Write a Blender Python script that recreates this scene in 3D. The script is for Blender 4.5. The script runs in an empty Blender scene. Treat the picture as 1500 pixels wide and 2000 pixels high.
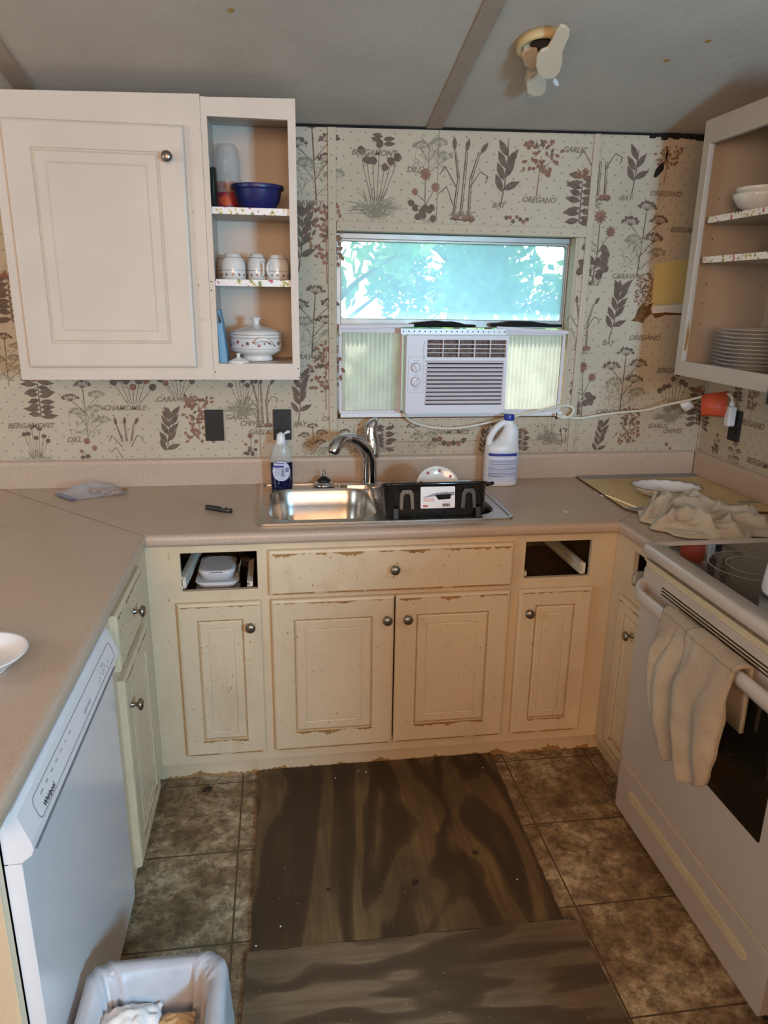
import bpy, math, random
from math import sin, cos, pi, radians as rad
from mathutils import Vector, Matrix, geometry, noise
C = bpy.context.scene.collection
V = Vector
# ---------------------------------------------------------------- camera
CAM = V((-0.2225, -2.7984, 1.6263)); YAW, PIT, ROL = rad(8.3848), rad(16.6554), rad(.8843); FPX = 1416.89
_f = V((sin(YAW)*cos(PIT), cos(YAW)*cos(PIT), -sin(PIT))); _r = V((cos(YAW), -sin(YAW), 0)); _u = _r.cross(_f)
_r, _u = cos(ROL)*_r + sin(ROL)*_u, -sin(ROL)*_r + cos(ROL)*_u
cd = bpy.data.cameras.new('camera'); cam = bpy.data.objects.new('camera', cd); C.objects.link(cam)
cd.sensor_fit = 'VERTICAL'; cd.sensor_height = 24; cd.sensor_width = 18; cd.lens = FPX/2000*24; cd.clip_start = .02; cd.clip_end = 200
m = Matrix((( _r.x, _u.x, -_f.x, CAM.x), (_r.y, _u.y, -_f.y, CAM.y), (_r.z, _u.z, -_f.z, CAM.z), (0, 0, 0, 1)))
cam.matrix_world = m
bpy.context.scene.camera = cam
def at(px, py, ax, val):
    """world point seen at a photograph pixel, on the plane ax = val"""
    d = _f + _r*((px-750)/FPX) + _u*((1000-py)/FPX); i = 'xyz'.index(ax)
    return CAM + d*((val-CAM[i])/d[i])
# ---------------------------------------------------------------- light
sc = bpy.context.scene
sc.view_settings.view_transform = 'Standard'; sc.view_settings.look = 'None'; sc.view_settings.gamma = 1
sc.view_settings.use_curve_mapping = False; sc.view_settings.exposure = -0.22
w = bpy.data.worlds.new('sky'); sc.world = w; w.use_nodes = True
nt = w.node_tree; bg = nt.nodes['Background']; sky = nt.nodes.new('ShaderNodeTexSky')
sky.sky_type = 'NISHITA'; sky.sun_disc = False; sky.sun_elevation = rad(48); sky.sun_rotation = rad(20)
nt.links.new(sky.outputs[0], bg.inputs[0]); bg.inputs[1].default_value = .75
def light(name, kind, loc, to, energy, col, size=None, sy=None):
    l = bpy.data.lights.new(name, kind); o = bpy.data.objects.new(name, l); C.objects.link(o)
    l.energy = energy; l.color = col; o.location = loc
    o.rotation_euler = (V(to)-V(loc)).to_track_quat('-Z', 'Y').to_euler()
    if kind == 'AREA':
        l.shape = 'RECTANGLE'; l.size = size; l.size_y = sy or size
    if kind == 'SUN': l.angle = rad(1)
    return o
light('sun', 'SUN', (-1, 6, 7), (.3, 0, 1.0), 5.0, (1, .95, .86))
light('rear_daylight', 'AREA', (1.15, -3.7, 1.58), (-.25, -.3, 1.15), 84, (.34, .70, 1.0), .32, .38)
light('room_lamp', 'AREA', (-.5, -4.3, 1.95), (.1, -.4, .9), 62, (1.0, .585, .33), 1.6, 1.0)
light('side_daylight', 'AREA', (-2.7, -2.1, 1.75), (1.45, 0, 1.55), 19, (.84, .94, 1.0), .6, .8)
# ---------------------------------------------------------------- materials
def lin(c): return tuple(((x/255)/12.92 if x/255 <= .04045 else (((x/255)+.055)/1.055)**2.4) for x in c) + (1,)
class NT:
    def __init__(s, name):
        s.m = bpy.data.materials.new(name); s.m.use_nodes = True; s.t = s.m.node_tree; s.b = s.t.nodes['Principled BSDF']
        s.tc = None
    def n(s, ty, **k):
        o = s.t.nodes.new('ShaderNode'+ty)
        for a, v in k.items():
            if a.startswith('i_'): o.inputs[a[2:].replace('_', ' ')].default_value = v
            else: setattr(o, a, v)
        return o
    def l(s, a, b): s.t.links.new(a, b)
    def pos(s, sx=1, sy=1, sz=1):
        g = s.n('TexCoord'); mp = s.n('Mapping'); mp.inputs['Scale'].default_value = (sx, sy, sz); s.l(g.outputs['Object'], mp.inputs[0]); return mp.outputs[0]
    def noise(s, scale, detail=4, rough=.55, vec=None, dist=0):
        o = s.n('TexNoise'); o.inputs['Scale'].default_value = scale; o.inputs['Detail'].default_value = detail
        o.inputs['Roughness'].default_value = rough; o.inputs['Distortion'].default_value = dist
        s.l(vec or s.pos(), o.inputs['Vector']); return o.outputs[0]
    def ramp(s, fac, stops, inter='LINEAR'):
        o = s.n('ValToRGB'); e = o.color_ramp.elements; o.color_ramp.interpolation = inter
        while len(e) < len(stops): e.new(.5)
        for i, (p, c) in enumerate(stops): e[i].position = p; e[i].color = c if len(c) == 4 else lin(c)
        s.l(fac, o.inputs[0]); return o.outputs[0]
    def mix(s, fac, a, b, mode='MIX'):
        o = s.n('Mix', data_type='RGBA', blend_type=mode)
        for k, v in ((0, fac), (6, a), (7, b)):
            if hasattr(v, 'is_linked'): s.l(v, o.inputs[k])
            else: o.inputs[k].default_value = v if (k == 0 or len(v) == 4) else lin(v)
        return o.outputs[2]
    def math(s, op, a, b=None, c=None):
        o = s.n('Math', operation=op)
        for k, v in enumerate((a, b, c)):
            if v is None: continue
            if hasattr(v, 'is_linked'): s.l(v, o.inputs[k])
            else: o.inputs[k].default_value = v
        return o.outputs[0]
    def base(s, col): s.l(col, s.b.inputs['Base Color'])
    def bump(s, h, st=.3, d=.002):
        o = s.n('Bump'); o.inputs['Strength'].default_value = st; o.inputs['Distance'].default_value = d; s.l(h, o.inputs['Height']); s.l(o.outputs[0], s.b.inputs['Normal'])
WH = (1, 1, 1, 1); BK = (0, 0, 0, 1)
def plain(name, col, rough=.5, metal=0, spec=None, coat=0, var=.06, scale=12, trans=0, alpha=1, sss=0, bump=0):
    t = NT(name); t.b.inputs['Roughness'].default_value = rough; t.b.inputs['Metallic'].default_value = metal
    c = lin(col); n = t.noise(scale, 5, .6)
    if var:
        lo = tuple(x*(1-var*2) for x in c[:3])+(1,); hi = tuple(min(1, x*(1+var)) for x in c[:3])+(1,)
        t.base(t.ramp(n, [(.3, lo), (.7, hi)]))
    else: t.b.inputs['Base Color'].default_value = c
    if coat: t.b.inputs['Coat Weight'].default_value = coat
    if trans: t.b.inputs['Transmission Weight'].default_value = trans
    if alpha < 1: t.b.inputs['Alpha'].default_value = alpha
    if spec is not None: t.b.inputs['Specular IOR Level'].default_value = spec
    if bump: t.bump(t.noise(scale*12, 3), bump, .002)
    return t.m
def m_paint(name, col, dirt=(150, 118, 78), amt=.35):
    t = NT(name); t.b.inputs['Roughness'].default_value = .42
    n1 = t.noise(2.2, 5, .6); c = t.mix(t.ramp(n1, [(.35, BK), (.75, WH)]), tuple(int(x*.93) for x in col), col)
    n2 = t.noise(38, 6, .7); spots = t.ramp(n2, [(.66, BK), (.72, (amt, amt, amt, 1))])
    c = t.mix(spots, c, dirt)
    n3 = t.noise(5, 8, .75, t.pos(1, 1, .35)); sm = t.ramp(n3, [(.55, BK), (.8, (amt*.8,)*3+(1,))])
    t.base(t.mix(sm, c, dirt)); t.bump(t.noise(60, 3), .12, .001); return t.m
def m_wallpaper():
    t = NT('wallpaper'); t.b.inputs['Roughness'].default_value = .7
    g = t.n('TexCoord'); s = t.n('SeparateXYZ'); t.l(g.outputs['Object'], s.inputs[0])
    u = t.math('ADD', s.outputs[0], s.outputs[1]); z = s.outputs[2]; P = .052; Q = .026
    row = t.math('FLOOR', t.math('DIVIDE', z, Q)); off = t.math('MULTIPLY', t.math('FLOORED_MODULO', row, 2), .5)
    fu = t.math('SUBTRACT', t.math('FRACT', t.math('ADD', t.math('ADD', t.math('DIVIDE', u, P), off), 40)), .5)
    fz = t.math('SUBTRACT', t.math('FRACT', t.math('DIVIDE', z, Q)), .5)
    du = t.math('MULTIPLY', t.math('ABSOLUTE', fu), P); dz = t.math('MULTIPLY', fz, Q)
    # small triangle sprig: du + .9*dz < r , dz > -r/2
    a = t.math('LESS_THAN', t.math('ADD', du, t.math('MULTIPLY', dz, .9)), .0032); b = t.math('GREATER_THAN', dz, -.0026)
    dot = t.math('MULTIPLY', a, b)
    n = t.noise(1.6, 5, .6); basec = t.ramp(n, [(.3, (180, 166, 144)), (.7, (202, 188, 166))])
    age = t.ramp(t.noise(3.2, 8, .7), [(.52, BK), (.78, (.45, .45, .45, 1))]); basec = t.mix(age, basec, (168, 146, 106))
    speck = t.ramp(t.noise(260, 2), [(.62, BK), (.7, (.25, .25, .25, 1))]); basec = t.mix(speck, basec, (150, 138, 112))
    dot = t.math('MULTIPLY', dot, .62)
    t.base(t.mix(dot, basec, (108, 94, 78))); return t.m
def m_counter():
    t = NT('laminate_counter'); t.b.inputs['Roughness'].default_value = .34
    n = t.noise(760, 3, .6); c = t.ramp(n, [(.36, (160, 138, 119)), (.5, (190, 167, 147)), (.64, (210, 190, 170))])
    st = t.ramp(t.noise(4, 6, .7), [(.55, BK), (.8, (.35, .35, .35, 1))]); t.base(t.mix(st, c, (140, 116, 90))); return t.m
def m_tile():
    t = NT('vinyl_floor_tile'); t.b.inputs['Roughness'].default_value = .5
    g = t.n('TexCoord'); s = t.n('SeparateXYZ'); t.l(g.outputs['Object'], s.inputs[0])
    def joint(v, o, p):
        f = t.math('FRACT', t.math('ADD', t.math('DIVIDE', t.math('SUBTRACT', v, o), p), 50)); f = t.math('ABSOLUTE', t.math('SUBTRACT', f, .5))
        return t.math('GREATER_THAN', f, .5-.0026/p), None
    jx, _ = joint(s.outputs[0], .560, .3135); jy, _ = joint(s.outputs[1], -.6095, .33); j = t.math('MAXIMUM', jx, jy)
    n = t.noise(5.5, 10, .78); c = t.ramp(n, [(.33, (88, 68, 44)), (.48, (146, 120, 88)), (.62, (206, 186, 152))])
    n2 = t.noise(24, 9, .8); c = t.mix(t.ramp(n2, [(.42, (.75, .75, .75, 1)), (.56, BK)]), c, (78, 62, 42))
    n3 = t.noise(75, 4, .7); c = t.mix(t.ramp(n3, [(.62, BK), (.7, (.7, .7, .7, 1))]), c, (40, 30, 20))
    c = t.mix(j, c, (84, 66, 44)); t.base(c)
    h = t.math('ADD', t.math('MULTIPLY', j, -1), t.math('MULTIPLY', n2, .3)); t.bump(h, .35, .002); return t.m
def m_ply(name, vertical, dark, mid, tan):
    t = NT(name); t.b.inputs['Roughness'].default_value = .62
    p = t.pos(1, .30, 1) if vertical else t.pos(.30, 1, 1)
    n = t.noise(2.7, 3.2, .5, p, .55)
    band = t.math('MULTIPLY', t.math('ADD', t.math('SINE', t.math('MULTIPLY', n, 46)), 1), .5)
    c = t.ramp(band, [(.05, dark), (.42, mid), (.62, tan), (.95, tan)])
    big = t.ramp(t.noise(2.3, 4, .6), [(.40, (.5, .5, .5, 1)), (.56, BK)]); c = t.mix(big, c, dark)
    g2 = t.noise(60, 4, .6, t.pos(1, .05, 1) if vertical else t.pos(.05, 1, 1)); c = t.mix(t.ramp(g2, [(.4, (.4, .4, .4, 1)), (.6, BK)]), c, dark)
    sp = t.ramp(t.noise(90, 2), [(.7, BK), (.74, (.6, .6, .6, 1))]); c = t.mix(sp, c, (150, 136, 110))
    t.base(c); t.bump(g2, .2, .001); return t.m
def m_cloth(name, c1, c2, sc=330):
    t = NT(name); t.b.inputs['Roughness'].default_value = .95; t.b.inputs['Sheen Weight'].default_value = .35
    n = t.noise(7, 5, .6); t.base(t.mix(t.ramp(n, [(.45, BK), (.7, WH)]), c1, c2)); t.bump(t.noise(sc, 3, .8), 1, .008); return t.m
def m_edge():
    t = NT('floral_shelf_tape'); t.b.inputs['Roughness'].default_value = .5
    n = t.noise(55, 2, .5); c = t.ramp(n, [(.34, (200, 90, 110)), (.39, (240, 236, 232)), (.58, (240, 236, 232)), (.63, (220, 190, 90)), (.68, (110, 140, 110))])
    t.base(c); return t.m
def m_chrome(name, col, r, bumpy=0):
    t = NT(name); t.b.inputs['Metallic'].default_value = 1; t.b.inputs['Base Color'].default_value = lin(col)
    n = t.noise(9, 4); rr = t.n('MapRange'); rr.inputs['To Min'].default_value = r*.8; rr.inputs['To Max'].default_value = r*1.25; t.l(n, rr.inputs[0]); t.l(rr.outputs[0], t.b.inputs['Roughness'])
    return t.m
def m_glass_dirty():
    t = NT('hazy_window_glass'); o = t.t.nodes['Material Output']; tr = t.n('BsdfTransparent'); tr.inputs[0].default_value = (.88, .96, 1, 1)
    tl = t.n('BsdfTranslucent'); tl.inputs[0].default_value = (.56, .82, 1, 1)
    gl = t.n('BsdfGlossy'); gl.inputs['Roughness'].default_value = .35
    mx = t.n('MixShader'); n = t.noise(3, 6, .7); f = t.ramp(n, [(.3, (.30,)*3+(1,)), (.75, (.48,)*3+(1,))]); t.l(f, mx.inputs[0]); t.l(tr.outputs[0], mx.inputs[1]); t.l(tl.outputs[0], mx.inputs[2])
    m2 = t.n('MixShader'); m2.inputs[0].default_value = .03; t.l(mx.outputs[0], m2.inputs[1]); t.l(gl.outputs[0], m2.inputs[2]); t.l(m2.outputs[0], o.inputs[0]); return t.m
def m_translucent(name, col, f=.6, rough=.4):
    t = NT(name); o = t.t.nodes['Material Output']; tl = t.n('BsdfTranslucent'); n = t.noise(14, 5); c = t.ramp(n, [(.3, tuple(int(x*.9) for x in col)), (.7, col)])
    t.l(c, tl.inputs[0]); t.base(c); t.b.inputs['Roughness'].default_value = rough
    mx = t.n('MixShader'); mx.inputs[0].default_value = f; t.l(t.b.outputs[0], mx.inputs[1]); t.l(tl.outputs[0], mx.inputs[2]); t.l(mx.outputs[0], o.inputs[0]); return t.m
def m_film(name, col, a=.35):
    t = NT(name); o = t.t.nodes['Material Output']; tr = t.n('BsdfTransparent'); tr.inputs[0].default_value = (.95, .96, .98, 1)
    t.b.inputs['Base Color'].default_value = lin(col); t.b.inputs['Roughness'].default_value = .18
    mx = t.n('MixShader'); mx.inputs[0].default_value = a; t.l(tr.outputs[0], mx.inputs[1]); t.l(t.b.outputs[0], mx.inputs[2]); t.l(mx.outputs[0], o.inputs[0]); return t.m
M = dict(
 base=m_paint('cream_cabinet_paint', (222, 202, 170), (150, 112, 66), .5), upper=m_paint('upper_cabinet_paint', (217, 203, 189), (196, 170, 130), .18),
 grey=m_paint('grey_white_cabinet_paint', (196, 184, 170), (130, 100, 70), .15), chip=plain('bare_fibreboard', (164, 124, 74), .85, var=.2, scale=60),
 groove2=plain('soft_groove_tone', (204, 188, 164), .7, var=.08), groove=plain('dark_groove_tone', (176, 146, 104), .8, var=.15, scale=30),
 inside=plain('cabinet_inside_wood', (120, 98, 72), .7, var=.15), dark=plain('dark_void', (18, 15, 12), .9), paper=m_wallpaper(),
 ink=plain('brown_botanical_ink', (112, 94, 80), .75, var=.2, scale=40), rust=plain('rust_botanical_ink', (146, 104, 84), .75, var=.2, scale=40), sage=plain('sage_botanical_ink', (146, 140, 118), .75, var=.15, scale=40), ltext=plain('grey_lettering_ink', (138, 124, 106), .75, var=.1),
 ceil=plain('textured_ceiling', (184, 172, 158), .85, var=.05, scale=3, bump=.6), ceiltrim=plain('ceiling_batten_paint', (158, 138, 120), .7), stain=plain('water_stain', (170, 130, 60), .8),
 counter=m_counter(), seam=plain('counter_seam_grime', (66, 50, 38), .8), tile=m_tile(),
 plyA=m_ply('dark_plywood', True, (60, 43, 25), (84, 63, 38), (114, 91, 58)), plyB=m_ply('grey_brown_plywood', False, (76, 60, 43), (96, 78, 57), (126, 107, 82)),
 steel=m_chrome('brushed_stainless', (196, 192, 186), .27), chrome=m_chrome('chrome', (214, 214, 218), .09), nickel=m_chrome('brushed_nickel', (150, 142, 132), .3), alum=m_chrome('aged_aluminium', (150, 140, 132), .42),
 black=plain('glossy_black_plastic', (12, 12, 13), .16, coat=.6, var=0), mblack=plain('matte_black_plastic', (16, 16, 17), .5, var=.1), foam=plain('black_cloth', (20, 20, 24), .95, var=.2),
 appl=plain('appliance_enamel', (192, 184, 178), .28, coat=.25, var=.03, scale=3), dwm=plain('dishwasher_enamel', (226, 222, 224), .22, coat=.3, var=.02, scale=3), dwside=plain('dishwasher_edge_plastic', (222, 228, 236), .35, var=.02), yel=plain('yellowed_trim', (208, 197, 168), .4, var=.05, scale=25),
 ac=plain('ac_plastic', (216, 208, 212), .4, var=.02, scale=3), acd=plain('ac_shadow_slot', (58, 50, 46), .7), acrust=plain('ac_evaporator', (110, 84, 70), .6, var=.4, scale=90), acline=plain('ac_print_grey', (150, 146, 150), .5, var=0),
 accord=m_translucent('translucent_accordion', (230, 232, 216), .40), pane=m_glass_dirty(), white=plain('white_plastic', (226, 226, 228), .32, var=.02), cord=plain('cream_cord', (222, 216, 200), .5, var=.05),
 china=plain('white_china', (232, 230, 226), .12, coat=.5, var=.02), chinaline=plain('china_print', (120, 104, 96), .3, var=.2, scale=90), chinarose=plain('china_rose_print', (170, 96, 90), .3, var=.2, scale=90), gold=plain('gold_rim', (150, 124, 70), .3, metal=.6),
 blue=plain('navy_plastic', (34, 38, 92), .35, var=.05), bluecap=plain('blue_cap', (34, 50, 150), .35, var=.03), liquid=plain('dark_blue_soap', (10, 12, 56), .08, coat=.6, var=.05), label=plain('label_blue_white', (206, 212, 232), .4, var=.04), lblue=plain('label_blue_print', (44, 52, 140), .45, var=.05), lgrey=plain('label_grey_print', (150, 154, 172), .5, var=.05), lwhite=plain('label_white', (240, 240, 242), .4, var=0), lred=plain('label_red_print', (200, 70, 60), .5, var=0),
 clear=m_film('clear_plastic', (220, 220, 214), .3), film=m_film('plastic_film', (214, 216, 222), .22), liner=m_translucent('white_bin_liner', (226, 230, 238), .35, .35), bin=plain('white_bin_plastic', (214, 214, 216), .4, var=.03),
 lbag=plain('light_blue_card', (120, 172, 204), .5, var=.06), green=plain('dark_green_plastic', (30, 40, 34), .4), red=plain('orange_red_tag', (216, 92, 58), .45, var=.06), redp=plain('pink_print', (176, 60, 84), .4, var=.4, scale=70),
 card=plain('corrugated_card', (216, 192, 146), .8, var=.06, scale=8), cardd=plain('card_edge', (96, 72, 44), .9, var=.2, scale=60), duct=plain('grey_duct_tape', (146, 148, 150), .45, var=.05), towel=m_cloth('beige_terry', (204, 182, 152), (228, 212, 186)), rag=m_cloth('cream_terry', (232, 216, 188), (248, 240, 222)), food=plain('food_scrap', (176, 128, 78), .8, var=.4, scale=80),
 glass=plain('ceramic_glass_black', (14, 14, 15), .06, coat=1, var=.3, scale=14), ring=plain('burner_ring_print', (190, 186, 178), .4, var=0), oven=plain('oven_window_glass', (22, 20, 12), .1, coat=.8, var=.2, scale=5), tissue=plain('white_tissue', (236, 234, 232), .9, var=.03), kraft=plain('kraft_paper', (206, 172, 128), .85, var=.06), leaf=plain('dry_leaf', (58, 40, 26), .9, var=.3, scale=90),
 bark=plain('tree_bark', (120, 104, 84), .9, var=.3, scale=20), grass=plain('lawn', (110, 150, 70), .9, var=.25, scale=2), edge=m_edge(), lamp=plain('yellowed_fixture_plastic', (204, 176, 124), .45, var=.08), lampw=plain('fixture_plastic', (206, 188, 164), .4, var=.05), shell=plain('room_wall_paint', (214, 200, 176), .8), wood=plain('torn_wood', (120, 84, 46), .9, var=.3, scale=60), patch=plain('yellow_underlayer', (214, 194, 130), .85, var=.04), navy=plain('zip_stripe', (60, 70, 130), .4, var=.05))
def m_leaf(name, col):
    t = NT(name); o = t.t.nodes['Material Output']; tl = t.n('BsdfTranslucent'); c = t.ramp(t.noise(3, 4), [(.3, tuple(int(x*.8) for x in col)), (.7, col)]); t.l(c, tl.inputs[0]); t.base(c); t.b.inputs['Roughness'].default_value = .6
    mx = t.n('MixShader'); mx.inputs[0].default_value = .5; t.l(t.b.outputs[0], mx.inputs[1]); t.l(tl.outputs[0], mx.inputs[2]); t.l(mx.outputs[0], o.inputs[0]); return t.m
# ---------------------------------------------------------------- mesh builder
class MB:
    def __init__(s): s.v = []; s.f = []; s.mi = []; s.sm = []; s.mats = []; s.cur = 0; s.M = Matrix(); s.smooth = False
    def m(s, mat):
        mat = M[mat] if isinstance(mat, str) else mat
        if mat not in s.mats: s.mats.append(mat)
        s.cur = s.mats.index(mat); return s
    def add(s, vs, fs, smooth=None):
        k = len(s.v); s.v += [s.M @ V(p) for p in vs]
        for f in fs: s.f.append(tuple(k+i for i in f)); s.mi.append(s.cur); s.sm.append(s.smooth if smooth is None else smooth)
        return s
    def box(s, a, b):
        x0, y0, z0 = (min(a[i], b[i]) for i in range(3)); x1, y1, z1 = (max(a[i], b[i]) for i in range(3))
        return s.add([(x0, y0, z0), (x1, y0, z0), (x1, y1, z0), (x0, y1, z0), (x0, y0, z1), (x1, y0, z1), (x1, y1, z1), (x0, y1, z1)],
              [(0, 3, 2, 1), (4, 5, 6, 7), (0, 1, 5, 4), (1, 2, 6, 5), (2, 3, 7, 6), (3, 0, 4, 7)], False)
    def loft(s, rings, closed=True, cap0=True, cap1=True, smooth=True):
        n = len(rings[0]); vs = [p for r in rings for p in r]; fs = []
        for i in range(len(rings)-1):
            for j in range(n if closed else n-1):
                a = i*n+j; b = i*n+(j+1) % n; fs.append((a, b, b+n, a+n))
        s.add(vs, fs, smooth); k = len(s.v)
        if cap0: s.f.append(tuple(k-len(vs)+i for i in range(n))[::-1]); s.mi.append(s.cur); s.sm.append(False)
        if cap1: s.f.append(tuple(k-n+i for i in range(n))); s.mi.append(s.cur); s.sm.append(False)
        return s
    def lathe(s, prof, c=(0, 0, 0), n=32, sx=1, sy=1, cap0=True, cap1=True, smooth=True):
        return s.loft([[(c[0]+r*sx*cos(2*pi*j/n), c[1]+r*sy*sin(2*pi*j/n), c[2]+z) for j in range(n)] for r, z in prof], True, cap0, cap1, smooth)
    def tube(s, pts, r, n=10, caps=True):
        pts = [V(p) for p in pts]; rings = []; up = V((0, 0, 1)); prev = None
        for i, p in enumerate(pts):
            d = (pts[min(i+1, len(pts)-1)]-pts[max(i-1, 0)]).normalized()
            if prev is None: a = d.cross(up) if abs(d.z) < .95 else d.cross(V((1, 0, 0)))
            else: a = prev - d*prev.dot(d)
            a.normalize(); prev = a; b = d.cross(a); rr = r[i] if isinstance(r, (list, tuple)) else r
            if isinstance(rr, (list, tuple)): ra, rb = rr
            else: ra = rb = rr
            rings.append([p+a*(ra*cos(2*pi*j/n))+b*(rb*sin(2*pi*j/n)) for j in range(n)])
        return s.loft(rings, True, caps, caps)
    def poly(s, pts): return s.add(pts, [tuple(range(len(pts)))], False)
    def plate(s, outer, holes, z0, z1, T=None):
        """flat plate in local xy with holes, between z0 and z1, placed by T"""
        loops = [outer]+holes; flat = [p for l in loops for p in l]; old = s.M
        if T is not None: s.M = s.M @ T
        tri = geometry.tessellate_polygon([[V((x, y, 0)) for x, y in l] for l in loops]); n = len(flat)
        vs = [(x, y, z0) for x, y in flat]+[(x, y, z1) for x, y in flat]; fs = []
        for t in tri:
            a, b, c = (V((*flat[i], 0)) for i in t)
            if (b-a).cross(c-a).z < 0: t = t[::-1]
            fs.append(tuple(t[::-1])); fs.append(tuple(i+n for i in t))
        k = 0
        for l in loops:
            for i in range(len(l)):
                a = k+i; b = k+(i+1) % len(l); fs.append((a, b, b+n, a+n))
            k += len(l)
        s.add(vs, fs, False); s.M = old; return s
    def text(s, body, size, T, bold=0, shear=0, sx=1, z=0):
        old = s.M; s.M = s.M @ T; me = text_mesh(body, size, shear, bold); s.add([(x*sx, y, z) for x, y, _ in me[0]], me[1], False); s.M = old; return s
    def build(s, name, parent=None, bevel=0, recalc=True, subd=0, solid=0):
        me = bpy.data.meshes.new(name); me.from_pydata([tuple(p) for p in s.v], [], s.f)
        for mt in s.mats or [M['white']]: me.materials.append(mt)
        me.polygons.foreach_set('material_index', s.mi); me.polygons.foreach_set('use_smooth', s.sm); me.update()
        if recalc:
            import bmesh
            b = bmesh.new(); b.from_mesh(me); bmesh.ops.recalc_face_normals(b, faces=b.faces); b.to_mesh(me); b.free()
        o = bpy.data.objects.new(name, me); C.objects.link(o)
        if parent is not None:
            o.parent = parent; me.transform(Matrix.Translation(-origin(parent)))
        if solid: md = o.modifiers.new('thick', 'SOLIDIFY'); md.thickness = solid; md.offset = 0
        if bevel: md = o.modifiers.new('bevel', 'BEVEL'); md.width = bevel; md.segments = 2; md.limit_method = 'ANGLE'; md.angle_limit = rad(50); md.harden_normals = False
        if subd: md = o.modifiers.new('sub', 'SUBSURF'); md.levels = subd; md.render_levels = subd
        return o
def origin(o):
    v = V((0, 0, 0))
    while o is not None: v += o.location; o = o.parent
    return v
_tc = {}
def text_mesh(body, size, shear=0, bold=0):
    k = (body, size, shear, bold)
    if k not in _tc:
        cu = bpy.data.curves.new('t', 'FONT'); cu.body = body; cu.size = size; cu.shear = shear; cu.offset = bold; cu.align_x = 'CENTER'; cu.align_y = 'CENTER'; cu.resolution_u = 3
        o = bpy.data.objects.new('t', cu); me = o.to_mesh()
        _tc[k] = ([tuple(v.co) for v in me.vertices], [tuple(p.vertices) for p in me.polygons]); o.to_mesh_clear(); bpy.data.objects.remove(o); bpy.data.curves.remove(cu)
    return _tc[k]
def tag(o, label, cat, group=None):
    o['label'] = label; o['category'] = cat
    if group: o['group'] = group
    return o
def thing(name, label, cat, loc, group=None):
    o = bpy.data.objects.new(name, None); C.objects.link(o); o.location = loc; o.empty_display_size = .05; return tag(o, label, cat, group)
def struct(o): o['kind'] = 'structure'; return o
def copy_tree(o, parent=None):
    c = o.copy(); C.objects.link(c)
    if parent is not None: c.parent = parent
    for ch in list(o.children): copy_tree(ch, c)
    return c
def rrect(x0, y0, x1, y1, r, n=6):
    out = []
    for cx, cy, a in ((x1-r, y1-r, 0), (x0+r, y1-r, 90), (x0+r, y0+r, 180), (x1-r, y0+r, 270)):
        out += [(cx+r*cos(rad(a+90*i/n)), cy+r*sin(rad(a+90*i/n))) for i in range(n+1)]
    return out
def rect(x0, y0, x1, y1): return [(x0, y0), (x1, y0), (x1, y1), (x0, y1)]
def catmull(pts, n=8):
    P = [V(p) for p in pts]; P = [2*P[0]-P[1]]+P+[2*P[-1]-P[-2]]; out = []
    for i in range(1, len(P)-2):
        for k in range(n):
            t = k/n; out.append(.5*((2*P[i])+(P[i+1]-P[i-1])*t+(2*P[i-1]-5*P[i]+4*P[i+1]-P[i+2])*t*t+(3*P[i]-P[i-1]-3*P[i+1]+P[i+2])*t**3))
    return out+[P[-2]]
FY = Matrix(((1, 0, 0, 0), (0, 0, -1, 0), (0, 1, 0, 0), (0, 0, 0, 1)))      # local xy -> world xz, local z -> world -y
def faceY(x, y, z): return Matrix.Translation((x, y, z)) @ FY                                   # looks toward -y
def faceXm(x, y, z): return Matrix.Translation((x, y, z)) @ Matrix.Rotation(rad(-90), 4, 'Z') @ FY  # looks toward -x, local x -> -y
def faceXp(x, y, z): return Matrix.Translation((x, y, z)) @ Matrix.Rotation(rad(90), 4, 'Z') @ FY   # looks toward +x, local x -> +y
# dimensions of the room
XL, XR, XW = -.645, .899, 1.526
def ZC(x, y): return 2.1855+.0195*(x+.134) - .205*max(y, -2.3)
random.seed(7)
# ---------------------------------------------------------------- printed herbs
_zc = [0]
def zi(): _zc[0] = (_zc[0]+1) % 300; return _zc[0]*1.6e-6
def leaf(mb, x, y, a, L, W, z=0):
    z = zi()
    c, s_ = cos(a), sin(a); pts = [(0, 0), (.3, .42), (.6, .46), (1, 0), (.6, -.46), (.3, -.42)]
    mb.poly([(x+(p*L)*c-(q*W)*s_, y+(p*L)*s_+(q*W)*c, z) for p, q in pts])
def stroke(mb, x0, y0, x1, y1, w_, z=0):
    z = zi()
    d = math.hypot(x1-x0, y1-y0) or 1; nx, ny = -(y1-y0)/d*w_/2, (x1-x0)/d*w_/2
    mb.poly([(x0-nx, y0-ny, z), (x1-nx*.6, y1-ny*.6, z), (x1+nx*.6, y1+ny*.6, z), (x0+nx, y0+ny, z)])
def curve2(mb, pts, w_):
    for a, b in zip(pts, pts[1:]): stroke(mb, *a, *b, w_)
def blob(mb, x, y, r, n=7, seed=0):
    z = zi(); rr = random.Random(seed+int(x*9999)); mb.poly([(x+r*(.8+.4*rr.random())*cos(2*pi*i/n), y+r*(.8+.4*rr.random())*sin(2*pi*i/n), z) for i in range(n)])
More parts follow.
